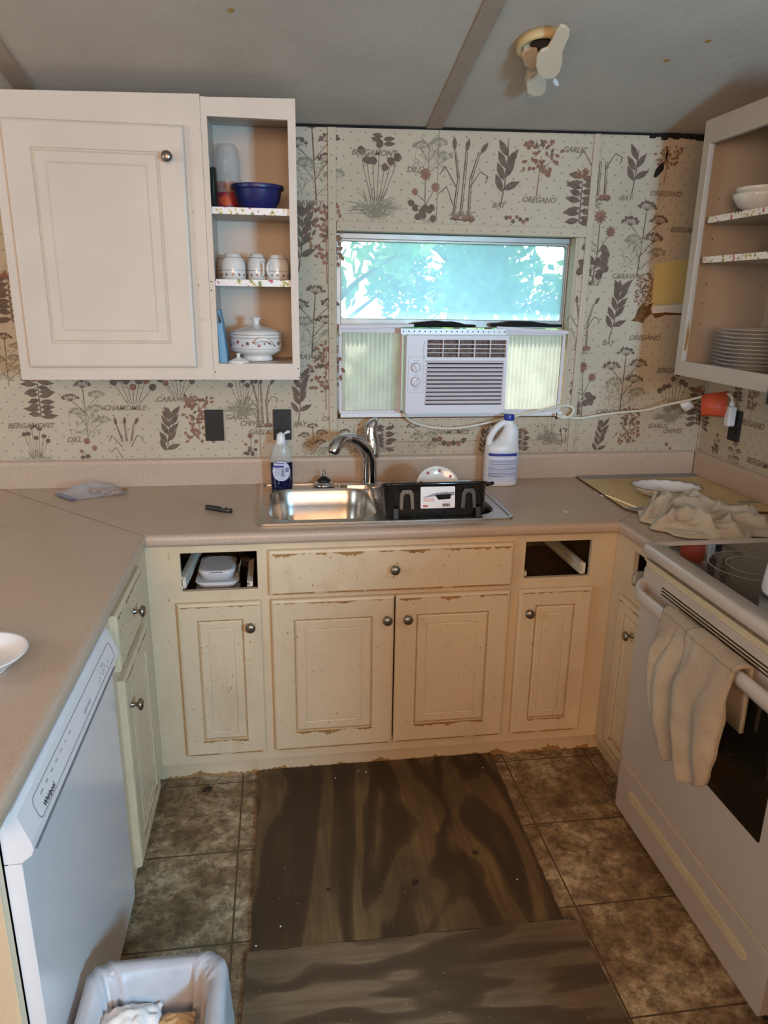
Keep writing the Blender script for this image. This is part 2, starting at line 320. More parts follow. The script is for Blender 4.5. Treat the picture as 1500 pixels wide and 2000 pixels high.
def herb(mb, kind, cx, cy, H, T, ylo=-9, yhi=9, seed=1):
    R = random.Random(seed*31+7); old = mb.M; mb.M = mb.M @ T @ Matrix.Translation((cx, cy, 0)) @ Matrix.Rotation(rad(R.uniform(-4, 4)), 4, 'Z')
    k0 = len(mb.f); h = H/2; w_ = H*.014
    if kind == 'bay':
        mb.m('ink'); curve2(mb, [(-.05*H, -h), (0, -.2*H), (.03*H, .15*H), (.02*H, .35*H)], w_*1.3)
        for i in range(5):
            y = -.3*H+i*.15*H; x = -.03*H+.02*H*i
            leaf(mb, x, y, rad(125-R.random()*12), H*.26, H*.1); leaf(mb, x, y+.03*H, rad(48+R.random()*12) if i else rad(25), H*.28, H*.1)
        leaf(mb, .02*H, .3*H, rad(95), H*.22, H*.09); leaf(mb, .02*H, .3*H, rad(60), H*.2, H*.08); leaf(mb, .02*H, .3*H, rad(128), H*.2, H*.08)
    elif kind == 'oregano':
        mb.m('rust'); curve2(mb, [(0, -h), (0, 0), (.02*H, .4*H)], w_)
        for i in range(90):
            t = R.random(); y = -.22*H+.72*H*t; x = R.uniform(-1, 1)*.26*H*(1-.5*abs(t-.45)); leaf(mb, x, y, R.uniform(0, 6.28), H*.075, H*.045)
        mb.m('ink')
        for i in range(16):
            t = R.random(); y = .1*H+.4*H*t; x = R.uniform(-1, 1)*.2*H; leaf(mb, x, y, R.uniform(0, 6.28), H*.08, H*.04)
        for i in range(4): stroke(mb, 0, -.2*H, R.uniform(-.15, .15)*H, -.05*H, w_*.7)
    elif kind == 'chives':
        mb.m('sage')
        for i in range(90):
            a = rad(90+R.uniform(-75, 75)); x = R.uniform(-.1, .1)*H; y = -.38*H+R.uniform(0, .1)*H; L = H*R.uniform(.2, .38)
            curve2(mb, [(x, y), (x+L*.5*cos(a), y+L*.55*sin(a)), (x+L*cos(a)*1.1, y+L*.9*sin(a)-abs(cos(a))*L*.2)], w_*.6)
        mb.m('ink')
        for i in range(7):
            x = (-.24+.08*i)*H; y = (.14+.3*R.random()+.1*(1-abs(i-3)/3))*H; curve2(mb, [(x*.3, -.15*H), (x*.8, y*.5), (x, y)], w_*.6); blob(mb, x, y, H*.052, 8, i)
    elif kind == 'garlic':
        mb.m('ink')
        for x in (-.09, 0, .1): curve2(mb, [(x*H, -.42*H), (x*.8*H, 0), (x*1.6*H, .32*H)], w_*1.2); curve2(mb, [(x*H+.02*H, -.42*H), (x*.8*H+.025*H, 0), (x*1.6*H+.02*H, .3*H)], w_*.7)
        for x in (-.14, .0, .18): leaf(mb, x*H, .3*H, rad(80-x*120), H*.16, H*.06)
        curve2(mb, [(-.08*H, -.1*H), (-.24*H, .12*H), (-.3*H, .02*H)], w_); curve2(mb, [(.08*H, -.1*H), (.2*H, .1*H), (.3*H, .06*H), (.28*H, -.02*H)], w_); curve2(mb, [(-.1*H, -.3*H), (-.2*H, -.1*H), (-.3*H, -.2*H)], w_*.8)
        for x in (-.1, .02, .1): mb.m('rust'); leaf(mb, x*H, -.44*H, rad(0), H*.1, H*.09)
        mb.m('ink'); stroke(mb, -.12*H, -.46*H, .18*H, -.46*H, w_*1.6)
    elif kind in ('caraway', 'dill'):
        mb.m('sage' if kind == 'dill' else 'ink'); heads = [(0, .4), (-.2, .2), (.2, .24), (-.12, -.02), (.16, .02), (.24, -.16)]
        curve2(mb, [(0, -h), (0, 0), (0, .36*H)], w_*1.2)
        for i, (x, y) in enumerate(heads):
            x *= H; y *= H; mb.m('ink' if (i % 2 == 0) and kind == 'caraway' or i < 2 else 'sage'); curve2(mb, [(0, y-.25*H), (x*.6, y-.12*H), (x, y-.05*H)], w_*.8)
            for k in range(8):
                a = rad(15+k*150/7); ex, ey = x+.11*H*cos(a), y-.04*H+.08*H*sin(a); stroke(mb, x, y-.06*H, ex, ey, w_*.5)
                for q in range(3): blob(mb, ex+R.uniform(-.02, .02)*H, ey+R.uniform(-.01, .012)*H, H*.017, 5, q)
        mb.m('sage')
        for i in range(50):
            x = R.uniform(-.26, .26)*H; y = R.uniform(-.42, -.05)*H; a = R.uniform(.2, 2.9); stroke(mb, x, y, x+.09*H*cos(a), y+.09*H*sin(a), w_*.5)
    elif kind == 'bergamot':
        mb.m('ink'); curve2(mb, [(0, -.3*H), (0, .3*H)], w_*1.4)
        for i in range(16):
            y = -.38*H+.045*H*i; sd = -1 if i % 2 else 1; leaf(mb, 0, y+.08*H, rad(90-sd*(100+R.uniform(-28, 10))), H*R.uniform(.2, .3), H*.1)
        mb.m('rust')
        for i in range(14): leaf(mb, 0, .34*H, rad(90+R.uniform(-95, 95)), H*.16, H*.03)
    elif kind == 'chamomile':
        mb.m('ink'); curve2(mb, [(0, -h), (.02*H, -.1*H), (0, .38*H)], w_*1.1); curve2(mb, [(.01*H, -.1*H), (.16*H, .18*H)], w_*.8); curve2(mb, [(0, 0), (-.14*H, .1*H)], w_*.8)
        for i in range(16): x = R.uniform(-.2, .2)*H; y = R.uniform(-.38, .0)*H; blob(mb, x, y, H*.055, 7, i); stroke(mb, 0, y-.06*H, x, y, w_*.7)
        mb.m('rust')
        for x, y, r in ((0, .38, .1), (.17, .2, .08), (-.15, .12, .06)):
            for k in range(10): leaf(mb, x*H, y*H, rad(36*k), r*H, r*H*.4)
    elif kind == 'tuft':
        mb.m('ink')
        for i in range(7): x = (-.45+.15*i)*H*1.5; y = (.1+.3*R.random())*H; curve2(mb, [(x*.3, -h), (x, y)], w_*1.3); mb.m('rust' if i % 2 else 'ink'); blob(mb, x, y, H*.13, 8, i); mb.m('ink')
    mb.M = old
    # keep only whole polygons inside the clip band
    inv = (mb.M @ T).inverted()
    keep = [i for i in range(k0, len(mb.f)) if all(ylo < (inv @ mb.v[j]).y < yhi for j in mb.f[i])]
    if len(keep) != len(mb.f)-k0:
        mb.f[k0:], mb.mi[k0:], mb.sm[k0:] = [mb.f[i] for i in keep], [mb.mi[i] for i in keep], [mb.sm[i] for i in keep]
# ---------------------------------------------------------------- room shell
wx0, wx1, wz0, wz1 = .001, .922, 1.163, 1.846
wb = MB(); wb.m('paper'); wb.plate([(-3.2, 0), (1.64, 0), (1.64, 2.222), (-3.2, 2.128)], [rect(wx0, wz0, wx1, wz1)], -.11, 0, faceY(0, 0, 0))
TB = faceY(0, -.0010, 0)
BS = 1.0185   # top of the backsplash
K = 475
def hb(kind, px, py, hpx, seed=1, lo=None, hi=None):
    p = at(px, py, 'y', 0); herb(wb, kind, p.x, p.z, hpx/K*1.16, TB, BS if lo is None else lo, 9 if hi is None else hi, seed)
def tx(body, px, py, wpx=None, sz=.0265):
    p = at(px, py, 'y', 0); wb.m('ltext'); wb.text(body, sz, TB @ Matrix.Translation((p.x, p.z, .0006)), bold=.0007, shear=.32, sx=1.0)
CT = 2.178; WT = wz1+.036
for a in [('bergamot', 748, 250, 70, 1, WT, CT), ('dill', 838, 280, 100, 2, WT, CT), ('chives', 737, 368, 112, 3, WT, CT), ('chamomile', 828, 392, 96, 4, WT, CT), ('garlic', 905, 350, 122, 5, WT, CT), ('bay', 987, 330, 108, 6, WT, CT), ('oregano', 1057, 305, 112, 7, WT, CT), ('tuft', 1008, 437, 24, 8, WT, CT), ('bergamot', 1134, 395, 100, 9, WT, CT),
    ('garlic', 1172, 315, 116, 10, 1, CT), ('bay', 1243, 313, 98, 11, 1, CT), ('oregano', 1306, 302, 84, 12, 1, CT), ('caraway', 1255, 465, 118, 13), ('chamomile', 1165, 482, 116, 14), ('oregano', 1258, 580, 66, 15), ('bay', 1202, 607, 92, 16), ('caraway', 1217, 742, 116, 17), ('chamomile', 1136, 762, 100, 18), ('garlic', 1138, 630, 92, 19), ('chives', 1312, 785, 96, 20), ('bay', 1170, 858, 66, 21), ('oregano', 1228, 846, 84, 22), ('bergamot', 1362, 800, 84, 23), ('chamomile', 1300, 885, 40, 24), ('garlic', 1103, 866, 60, 25),
    ('caraway', 613, 312, 118, 26), ('oregano', 637, 478, 110, 27), ('bay', 588, 465, 96, 28), ('caraway', 613, 625, 112, 29), ('oregano', 636, 738, 100, 30), ('bay', 585, 775, 84, 31), ('caraway', 612, 865, 70, 32), ('bay', 548, 420, 90, 33),
    ('bergamot', 77, 782, 84, 34), ('dill', 166, 800, 96, 35), ('tuft', 260, 762, 42, 36), ('tuft', 345, 752, 34, 37), ('chives', 73, 880, 70, 38), ('chamomile', 173, 890, 60, 39), ('garlic', 247, 862, 84, 40), ('bay', 328, 850, 84, 41), ('oregano', 389, 835, 96, 42), ('chives', 475, 775, 80, 43), ('garlic', 510, 785, 84, 44), ('chamomile', 490, 875, 52, 45),
    ('bergamot', 752, 850, 70, 46, BS, wz0-.02), ('dill', 826, 850, 84, 47, BS, wz0-.02), ('tuft', 876, 872, 36, 48), ('bay', 944, 866, 50, 49), ('dill', 690, 860, 70, 50, BS, wz0-.02), ('bergamot', 1020, 862, 50, 51, BS, wz0-.03), ('chives', 1072, 838, 60, 52, BS, wz0-.02), ('bergamot', 20, 590, 90, 53), ('dill', 12, 700, 80, 54)]: hb(*a)
for a in [('BERGAMONT', 730, 299), ('DILL', 808, 332), ('GARLIC', 902, 419), ('BAY', 973, 401), ('OREGANO', 1052, 391), ('GARLIC', 1122, 293), ('BAY', 1222, 387), ('OREGANO', 1300, 379), ('LIC', 1163, 402), ('CARAWAY', 1225, 540), ('OMILE', 1152, 553), ('BAY', 1187, 670), ('OREGANO', 1258, 660), ('LIC', 1140, 687), ('CARAWAY', 1192, 804), ('GARLIC', 1285, 832), ('CHIVES', 1312, 842), ('BERGAMONT', 1318, 724), ('BERGAMONT', 1346, 450), ('RAWAY', 603, 397), ('RAWAY', 607, 697), ('BERGAMONT', 60, 832), ('CHAMOMILE', 243, 797), ('CARAWAY', 340, 780), ('DILL', 145, 859), ('GARLIC', 464, 815), ('CHIVES', 490, 827), ('GARLIC', 508, 844), ('BAY', 585, 829), ('ORE', 640, 818), ('BERGAMONT', 728, 879), ('CHAMOMILE', 880, 844), ('CARAWAY', 962, 829), ('GARLIC', 1068, 853), ('CHIVES', 1078, 864)]: tx(*a)
# tears, bare patch and stains of the paper
def wpoly(mat, pts, off=.0014):
    wb.m(mat); wb.poly([(p.x, -off, p.z) for p in (at(x, y, 'y', 0) for x, y in pts)])
wpoly('dark', [(1276, 345), (1280, 332), (1288, 322), (1297, 316), (1296, 330), (1290, 338), (1281, 347)], .0016)
wpoly('dark', [(1299, 310), (1303, 286), (1305, 300), (1301, 314)], .0016)
wpoly('patch', [(1272, 600), (1275, 560), (1279, 517), (1310, 510), (1350, 506), (1350, 604), (1320, 588), (1300, 595), (1285, 592)], .0014)
wpoly('white', [(1274, 598), (1300, 596), (1340, 594), (1340, 612), (1290, 613), (1272, 612)], .0016)
wpoly('wood', [(1232, 627), (1240, 620), (1245, 605), (1254, 592), (1262, 598), (1276, 590), (1270, 602), (1273, 612), (1260, 622), (1256, 632), (1246, 628)], .0018)
wpoly('wood', [(1272, 612), (1300, 610), (1345, 612), (1345, 616), (1300, 615), (1280, 622)], .0018)
R = random.Random(3)
for i in range(60):
    x = R.uniform(1105, 1150) if i < 12 else R.uniform(660, 1110); y = R.uniform(450, 880) if i < 12 else R.uniform(824, 850)
    p = at(x, y, 'y', 0); wb.m('wood' if i % 3 else 'dark'); wb.M = faceY(p.x, -.0016, p.z); blob(wb, 0, 0, R.uniform(.001, .0035), 6, i); wb.M = Matrix()
# vertical paper seams
for px, y0, y1 in ((858, 255, 434), (504, 745, 893)):
    a = at(px, y0, 'y', 0); b = at(px, y1, 'y', 0); wb.m('ltext'); wb.box((a.x-.001, -.0015, b.z), (a.x+.001, 0, a.z))
wb.m('ltext'); a = at(700, 864, 'y', 0); wb.box((a.x-.05, -.0014, a.z-.001), (1.0, 0, a.z+.001))
struct(wb.build('wall_back', recalc=True))
# paper-covered battens beside and above the window, dark gap under the ceiling
def batten(n, a, b):
    q = MB(); q.m('paper'); q.box(a, b); return struct(q.build('trim_%d' % n, bevel=.002))
batten(3, (-.030, -.008, BS), (-.0005, 0, 2.183)); batten(4, (.945, -.008, BS), (.972, 0, 2.205)); batten(5, (wx0, -.012, wz1), (.945, 0, wz1+.032)); 
q = MB(); q.m('dark'); q.add([(-.16, -.012, 2.179), (1.526, -.012, 2.212), (1.526, -.012, 2.218), (-.16, -.012, 2.186), (-.16, -.0005, 2.179), (1.526, -.0005, 2.212), (1.526, -.0005, 2.218), (-.16, -.0005, 2.186)], [(0, 1, 2, 3), (0, 4, 5, 1), (3, 2, 6, 7), (4, 7, 6, 5)])
for i in range(16): x = 1.16+i*.023; q.box((x, -.014, 2.192+.01*R.random()), (x+.02, -.001, 2.205+.012*R.random()))
struct(q.build('trim_6'))
q = MB(); q.m('paper'); q.box((1.519, -.010, BS), (1.5255, -.004, 1.38)); struct(q.build('trim_7', bevel=.002))
# right wall
wr = MB(); wr.m('paper'); wr.plate([(-.12, 0), (5.2, 0), (5.2, 2.72), (2.3, 2.72), (0, 2.24), (-.12, 2.22)], [], -.1, 0, faceXm(XW, 0, 0)); wb = wr
TR = faceXm(XW-.001, 0, 0)
for kind, px, py, H, sd in (('bergamot', 1443, 762, .12, 1), ('oregano', 1470, 785, .13, 2), ('caraway', 1432, 893, .13, 3), ('chamomile', 1398, 868, .10, 5), ('bergamot', 1376, 815, .14, 6)):
    p = at(px, py, 'x', XW); herb(wr, kind, -p.y, p.z, H, TR, BS, 9, sd)
for body, px, py in (('OREGANO', 1466, 828), ('BERGAMONT', 1490, 908)):
    p = at(px, py, 'x', XW); wr.m('ltext'); wr.text(body, .032, TR @ Matrix.Translation((-p.y, p.z, .0006)), bold=.0007, shear=.32)
struct(wr.build('wall_right'))
# ceiling (rises away from the window wall), battens, water spots
q = MB(); q.m('ceil'); P = [(-3.2, .11), (1.64, .11), (1.64, -2.3), (-3.2, -2.3)]; e = [(x, y, ZC(x, y)) for x, y in P]+[(x, y, ZC(x, y)+.06) for x, y in P]
q.add(e, [(0, 1, 2, 3), (4, 5, 6, 7), (0, 1, 5, 4), (1, 2, 6, 5), (2, 3, 7, 6), (3, 0, 4, 7)])
P = [(-3.2, -2.3), (1.64, -2.3), (1.64, -5.2), (-3.2, -5.2)]; e = [(x, y, ZC(x, y)) for x, y in P]+[(x, y, ZC(x, y)+.06) for x, y in P]
q.add(e, [(0, 1, 2, 3), (4, 5, 6, 7), (0, 1, 5, 4), (1, 2, 6, 5), (2, 3, 7, 6), (3, 0, 4, 7)])
def on_ceil(px, py):
    d = _f + _r*((px-750)/FPX) + _u*((1000-py)/FPX); n = V((-.0195, .205, 1)); return CAM + d*((2.1855+.0195*.134-CAM.dot(n))/d.dot(n))
q.m('stain')
for px, py in ((451, 20), (1383, 80), (1302, 118)):
    p = on_ceil(px, py); q.poly([(p.x+.009*cos(a*pi/5)*(1+.3*sin(a*3)), p.y+.009*sin(a*pi/5), ZC(p.x, p.y+.009*sin(a*pi/5))-.001) for a in range(10)])
struct(q.build('ceiling'))
for n, x0, x1, y1 in ((1, .318, .374, -2.3), (2, -.985, -.930, -2.3)):
    q = MB(); q.m('ceiltrim'); q.add([(x, y, ZC(x, y)-dz) for x in (x0, x1) for y in (-.002, y1) for dz in (-.001, .006)], [(0, 2, 3, 1), (4, 5, 7, 6), (1, 3, 7, 5), (0, 1, 5, 4), (2, 6, 7, 3), (0, 4, 6, 2)]); struct(q.build('trim_%d' % n))
# floor and the unseen walls of the room
q = MB(); q.m('tile'); q.box((-3.2, -5.2, -.05), (1.64, .11, 0)); struct(q.build('floor'))
q = MB(); q.m('shell'); q.plate([(0, 0), (5.31, 0), (5.31, 2.66), (0, 2.66)], [], -.1, 0, faceXp(-3.1, -5.2, 0)); struct(q.build('wall_left'))
q = MB(); q.m('shell'); q.box((-3.2, -5.2, 0), (1.64, -5.1, 2.7)); struct(q.build('wall_front'))
# ---------------------------------------------------------------- window
wn = thing('window_1', '', '', (.46, .05, 1.5)); del wn['label']; del wn['category']; struct(wn)
q = MB(); q.m('alum'); T = faceY(0, .10, 0)
q.plate(rect(wx0+.001, wz0+.002, wx1-.001, wz1-.001), [rect(wx0+.02, wz0+.02, wx1-.018, wz1-.022)], 0, .045, T)
q.plate(rect(wx0+.016, 1.508, wx1-.014, wz1-.018), [rrect(wx0+.022, 1.538, wx1-.022, wz1-.03, .012)], .012, .035, T)
q.build('window_frame', wn, bevel=.002)
q = MB(); q.m('pane'); q.box((wx0+.02, .076, 1.532), (wx1-.02, .079, wz1-.026)); q.build('window_pane', wn)
q = MB(); q.m('paper'); q.box((wx1-.012, -.001, wz0), (wx1-.0005, .054, wz1-.001)); q.m('wood'); q.box((wx0+.001, -.004, wz0+.0005), (wx1-.012, .054, wz0+.006)); q.build('window_jamb', wn, bevel=.001)
# ---------------------------------------------------------------- outdoors
q = MB(); q.m('grass'); q.box((-30, .6, -.6), (30, 60, -.5)); struct(q.build('lawn'))
q = MB(); q.m('shell'); q.box((-3.4, .11, 2.22), (1.9, .74, 2.30)); struct(q.build('trim_8'))     # unseen roof eave, added to keep the sun off the upper pane
def tree(label, x, y, h, cr, n, cols, trunk, seed, lean=0, low=0.0, branch=False):
    R = random.Random(seed); t = thing('garden_tree', label, 'tree', (x, y, -.5)); q = MB(); q.m('bark')
    q.tube(catmull([(x, y, -.5), (x+lean*.4, y, h*.3), (x+lean, y+.1, h*.65), (x+lean*1.2, y, h*.95)], 6), [trunk*(1-.035*i) for i in range(19)], 10)
    for i in range(7):
        a = R.uniform(0, 6.28); z = h*R.uniform(.2, .8); L = cr*.8; q.tube([(x+lean*z/h, y, z), (x+L*.5*cos(a), y+L*.5*sin(a), z+.3), (x+L*cos(a), y+L*sin(a), z+.5)], [trunk*.35, trunk*.22, trunk*.1], 6)
    if branch: q.tube(catmull([(x, y, 2.0), (-.75, 2.6, 2.5), (-.35, 1.7, 2.55), (-.10, 1.2, 2.45), (.1, 1.05, 2.2)], 6), [.05-.0017*i for i in range(25)], 8)
    q.build('trunk', t); q = MB(); mats = [m_leaf('leaf_%d_%d' % (seed, i), c) for i, c in enumerate(cols)]
    cl = [(x+cr*.75*R.uniform(-1, 1), y+cr*.5*R.uniform(-1, 1), low+(h*1.15-low)*R.random(), cr*R.uniform(.22, .45)) for _ in range(30)]
    if branch: cl += [(-.10, 1.15, 2.36, .09), (-.04, 1.2, 2.52, .08), (.10, 1.1, 2.28, .05), (-.5, 1.9, 2.6, .2)]
    for i in range(n):
        c = cl[R.randrange(len(cl))]; d = V((R.gauss(0, 1), R.gauss(0, 1), R.gauss(0, .7))).normalized()*c[3]*R.random()**.4; p = V(c[:3])+d; s_ = R.uniform(.03, .07)
        a = V((R.gauss(0, 1), R.gauss(0, 1), R.gauss(0, 1))).normalized(); b = a.cross(V((R.gauss(0, 1), R.gauss(0, 1), R.gauss(0, 1)))).normalized(); q.m(mats[i % len(mats)])
        q.poly([p-a*s_*1.6, p+b*s_*.6, p+a*s_*1.6, p-b*s_*.6])
    q.build('foliage', t, recalc=False)
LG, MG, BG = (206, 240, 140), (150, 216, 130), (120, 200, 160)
tree('bright green leafy tree outside the window, at the left of the pane', .15, 3.6, 3.0, .85, 4200, [LG, MG], .09, 11, branch=True)
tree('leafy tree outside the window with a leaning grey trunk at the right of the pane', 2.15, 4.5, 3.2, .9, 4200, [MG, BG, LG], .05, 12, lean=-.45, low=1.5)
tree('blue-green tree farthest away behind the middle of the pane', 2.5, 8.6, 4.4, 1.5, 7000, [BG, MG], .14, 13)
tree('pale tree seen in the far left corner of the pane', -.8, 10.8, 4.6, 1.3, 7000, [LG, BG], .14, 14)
tree('green tree in the far right corner of the pane', 6.2, 10.2, 4.4, 1.5, 6000, [MG, BG], .14, 15)
# ---------------------------------------------------------------- cabinets
def panel(mb, w_, h, T, mat, i1=.07, i2=.105, th=.019, plainf=False, r1=None):
    """door slab in local xy (0..w, 0..h), local z out; moulded raised panel"""
    old = mb.M; mb.M = mb.M @ T; mb.m(mat)
    prof = [(0, 0), (0, th-.006), (.003, th-.002), (.009, th)]
    if not plainf: prof += [(i1, th), (i1+.002, th-.0035), (i1+.006, th-.004), (i1+.011, th-.0005), (i2, th-.0005), (i2+.003, th-.0028), (i2+.006, th-.0008)]
    rings = [[(i, i, z), (w_-i, i, z), (w_-i, h-i, z), (i, h-i, z)] for i, z in prof]
    k = len(mb.f); mb.loft(rings, True, True, True, False)
    # darker tone set into the routed grooves
    if not plainf:
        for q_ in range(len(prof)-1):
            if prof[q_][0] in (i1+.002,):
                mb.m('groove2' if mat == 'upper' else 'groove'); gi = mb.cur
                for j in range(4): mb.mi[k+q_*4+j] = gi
    mb.M = old
def chips(mb, x0, x1, y, T, z, amp=.006, dens=.6, seed=0, up=1):
    """ragged strip of flaked paint along a horizontal line"""
    R = random.Random(seed); old = mb.M; mb.M = mb.M @ T; mb.m('chip'); n = max(4, int(abs(x1-x0)/.0035)); top = []
    on = False; ph = R.random()*50
    for i in range(n+1):
        x = x0+(x1-x0)*i/n; a = noise.noise(V((x*14+ph, seed, 0)))+.45*noise.noise(V((x*60+ph, seed, 2)))+.55*(dens-.5)*2+.12; d = max(0, a)*amp*1.9*(.7+.6*R.random())
        if a > .02: top.append((x, d))
        if (a <= .02 or i == n):
            if len(top) > 1: mb.poly([(p, y, z) for p, _ in top]+[(p, y+up*q, z) for p, q in reversed(top)])
            top = []
    mb.M = old
def nicks(mb, w_, h, T, z, n, seed):
    R = random.Random(seed); old = mb.M; mb.m('chip')
    for i in range(n):
        mb.M = old @ T @ Matrix.Translation((R.uniform(.02, w_-.02), R.uniform(.02, h-.02), z)); s_ = R.uniform(.0008, .0022)
        mb.poly([(s_*cos(a)*(.7+.6*R.random()), s_*(1+2*R.random()*(i % 3 == 0))*sin(a), 0) for a in [k*pi/3 for k in range(6)]])
    mb.M = old
def knob(parent, T, name='knob'):
    q = MB(); q.m('nickel'); q.M = T; q.lathe([(.0085, 0), (.008, .002), (.0052, .006), (.0050, .013), (.009, .017), (.0150, .020), (.0165, .0235), (.0150, .028), (.009, .0315), (.002, .0325)], n=24); return q.build(name, parent)
def door(parent, w_, h, T, mat, name='door', kn=None, i1=.07, i2=.105, seed=0, chip=True, plainf=False, th=.019, amt=1.0, label=None):
    q = MB(); panel(q, w_, h, T, mat, i1, i2, th, plainf)
    if chip:
        z = th+.0006; chips(q, .012, w_-.012, h-.011, T, z, .0055*amt, .64, seed, -1); chips(q, .012, w_-.012, .003, T, z-.001, .0075*amt, .82, seed+1, 1)
        if not plainf: chips(q, i1, w_-i1, i1+.001, T, z, .0065*amt, .85, seed+2, -1); chips(q, i2, w_-i2, i2, T, z, .002, .35, seed+3, 1); chips(q, i1, w_-i1, h-i1, T, z, .002, .3, seed+4, 1)
        nicks(q, w_, h, T, z, 50, seed)
    o = q.build(name, parent)
    if kn: knob(o, T @ Matrix.Translation((kn[0], kn[1], th)))
    return o
def rail(parent, a, b, name='drawer_slide', up=.018):
    q = MB(); q.m('cord'); a = V(a); b = V(b); d = (b-a); n = V((-d.y, d.x, 0)).normalized()
    for o_, w_, z0, z1 in ((0, .010, -up, up), (.004, .014, -up*1.1, -up*.6), (.004, .014, up*.6, up*1.1)):
        q.add([a+n*o_+V((0, 0, z0)), b+n*o_+V((0, 0, z0)), b+n*(o_+w_)+V((0, 0, z0)), a+n*(o_+w_)+V((0, 0, z0)), a+n*o_+V((0, 0, z1)), b+n*o_+V((0, 0, z1)), b+n*(o_+w_)+V((0, 0, z1)), a+n*(o_+w_)+V((0, 0, z1))], [(0, 3, 2, 1), (4, 5, 6, 7), (0, 1, 5, 4), (1, 2, 6, 5), (2, 3, 7, 6), (3, 0, 4, 7)], False)
    q.m('dark')
    for k in (.06, .12): 
        c = a+d*k; q.M = Matrix.Translation(c-n*.0006); q.lathe([(.0028, 0), (.0028, .0005)], n=8); q.M = Matrix()
    return q.build(name, parent)
FF = -.61; FB = .085; FT = .876
# back run under the sink
bc = thing('base_cabinet', 'long cream sink base cabinet with chipped paint and two empty drawer holes', 'cabinet', (.127, -.59, 0))
q = MB(); q.m('base'); T = faceY(0, FF+.019, 0)
q.plate(rect(XL, FB, XR, FT), [rect(-.540, .719, -.304, .847), rect(.580, .717, .812, .847), rect(-.24, .715, .51, .838), rect(-.53, .14, -.31, .67), rect(-.24, .14, .51, .67), rect(.59, .14, .80, .67)], 0, .019, T)
q.m('chip'); nicks(q, .3, .7, faceY(XL, FF-.0004, .12), 0, 30, 5); q.build('face_frame', bc, bevel=.0015)
q = MB(); q.m('inside'); q.box((XL, -.59, .09), (XR, -.02, .105)); q.box((XL, -.03, .09), (XR, -.02, .87)); 
for x in (XL, -.275, .545, XR-.012): q.box((x, -.59, .09), (x+.012, -.02, .70 if abs(x) < .6 else .87))
q.box((XL+.012, -.585, .610), (-.277, -.03, .622)); q.box((.557, -.585, .610), (XR-.012, -.03, .622)); q.build('carcass', bc)
q = MB(); q.m('base'); q.box((XL-.03, -.562, 0), (XR-.001, -.545, FB)); T = faceY(0, -.5626, 0); chips(q, XL, XR, .001, T, .0, .011, .8, 77, 1); q.build('toe_kick', bc)
zt, zb = .683, .126
door(bc, .263, zt-zb, faceY(-.558, FF, zb), 'base', kn=(.263-.036, zt-zb-.082), i1=.058, i2=.088, seed=10)
door(bc, .401, zt-zb, faceY(-.264, FF, zb), 'base', kn=(.401-.025, zt-zb-.080), seed=20)
door(bc, .391, zt-zb, faceY(.142, FF, zb), 'base', kn=(.038, zt-zb-.080), seed=30, amt=1.3)
door(bc, .260, zt-zb, faceY(.564, FF, zb), 'base', kn=(.034, zt-zb-.080), i1=.058, i2=.088, seed=40)
door(bc, .803, .152, faceY(-.268, FF, .700), 'base', 'drawer_front', kn=(.402, .080), seed=50, plainf=True, amt=1.6)
rail(bc, (-.528, -.60, .745), (-.50, -.12, .745)); rail(bc, (-.320, -.60, .733), (-.322, -.12, .733), up=.008); rail(bc, (.800, -.60, .742), (.790, -.12, .742)); rail(bc, (.592, -.60, .730), (.592, -.12, .730), up=.008)
# left run between the corner and the dishwasher
lc = thing('base_cabinet', 'narrow cream base cabinet beside the dishwasher, chipped drawer above a door', 'cabinet', (-.9, -.89, 0))
q = MB(); q.m('base'); T = faceXp(XL-.019, 0, 0); q.plate(rect(-1.165, FB, FF+.02, FT), [], 0, .019, T); q.build('face_frame', lc, bevel=.001)
q = MB(); q.m('base'); q.box((-1.22, -1.165, FB), (XL-.019, -1.150, FT)); q.box((-1.22, -1.165, .085), (XL-.02, -.65, .10)); q.box((XL-.07, -1.165, 0), (XL-.055, -.565, FB)); q.build('carcass', lc)
door(lc, .345, .152, faceXp(XL, -1.110, .718), 'base', 'drawer_front', kn=(.19, .078), seed=60, plainf=True, amt=1.3)
door(lc, .340, .575, faceXp(XL, -1.092, .108), 'base', kn=(.045, .480), i1=.06, i2=.09, seed=70)
# right run beside the range
rc = thing('base_cabinet', 'narrow cream base cabinet beside the range with an empty drawer hole', 'cabinet', (1.2, -.75, 0))
q = MB(); q.m('base'); T = faceXm(XR+.019, 0, 0); q.plate(rect(-FF-.02, FB, .893, FT), [rect(.735, .735, .868, .850), rect(.71, .14, .86, .66)], 0, .019, T); q.build('face_frame', rc, bevel=.001)
q = MB(); q.m('inside'); q.box((XR+.02, -.893, FB), (XW-.01, -.881, FT-.001)); q.box((XR+.02, -.88, .09), (XW-.01, -.03, .105)); q.box((XR+.02, -.88, .68), (XW-.01, -.60, .69)); q.m('base'); q.box((XR+.035, -.893, 0), (XR+.05, -.563, FB)); q.box((XR+.0, -.562, 0), (XR+.05, -.545, FB)); q.build('carcass', rc)
door(rc, .186, zt-zb, faceXm(XR, -.700, zb), 'base', kn=(.12, .465), i1=.045, i2=.07, seed=80)
rail(rc, (XR+.002, -.755, .760), (XR+.40, -.755, .760))
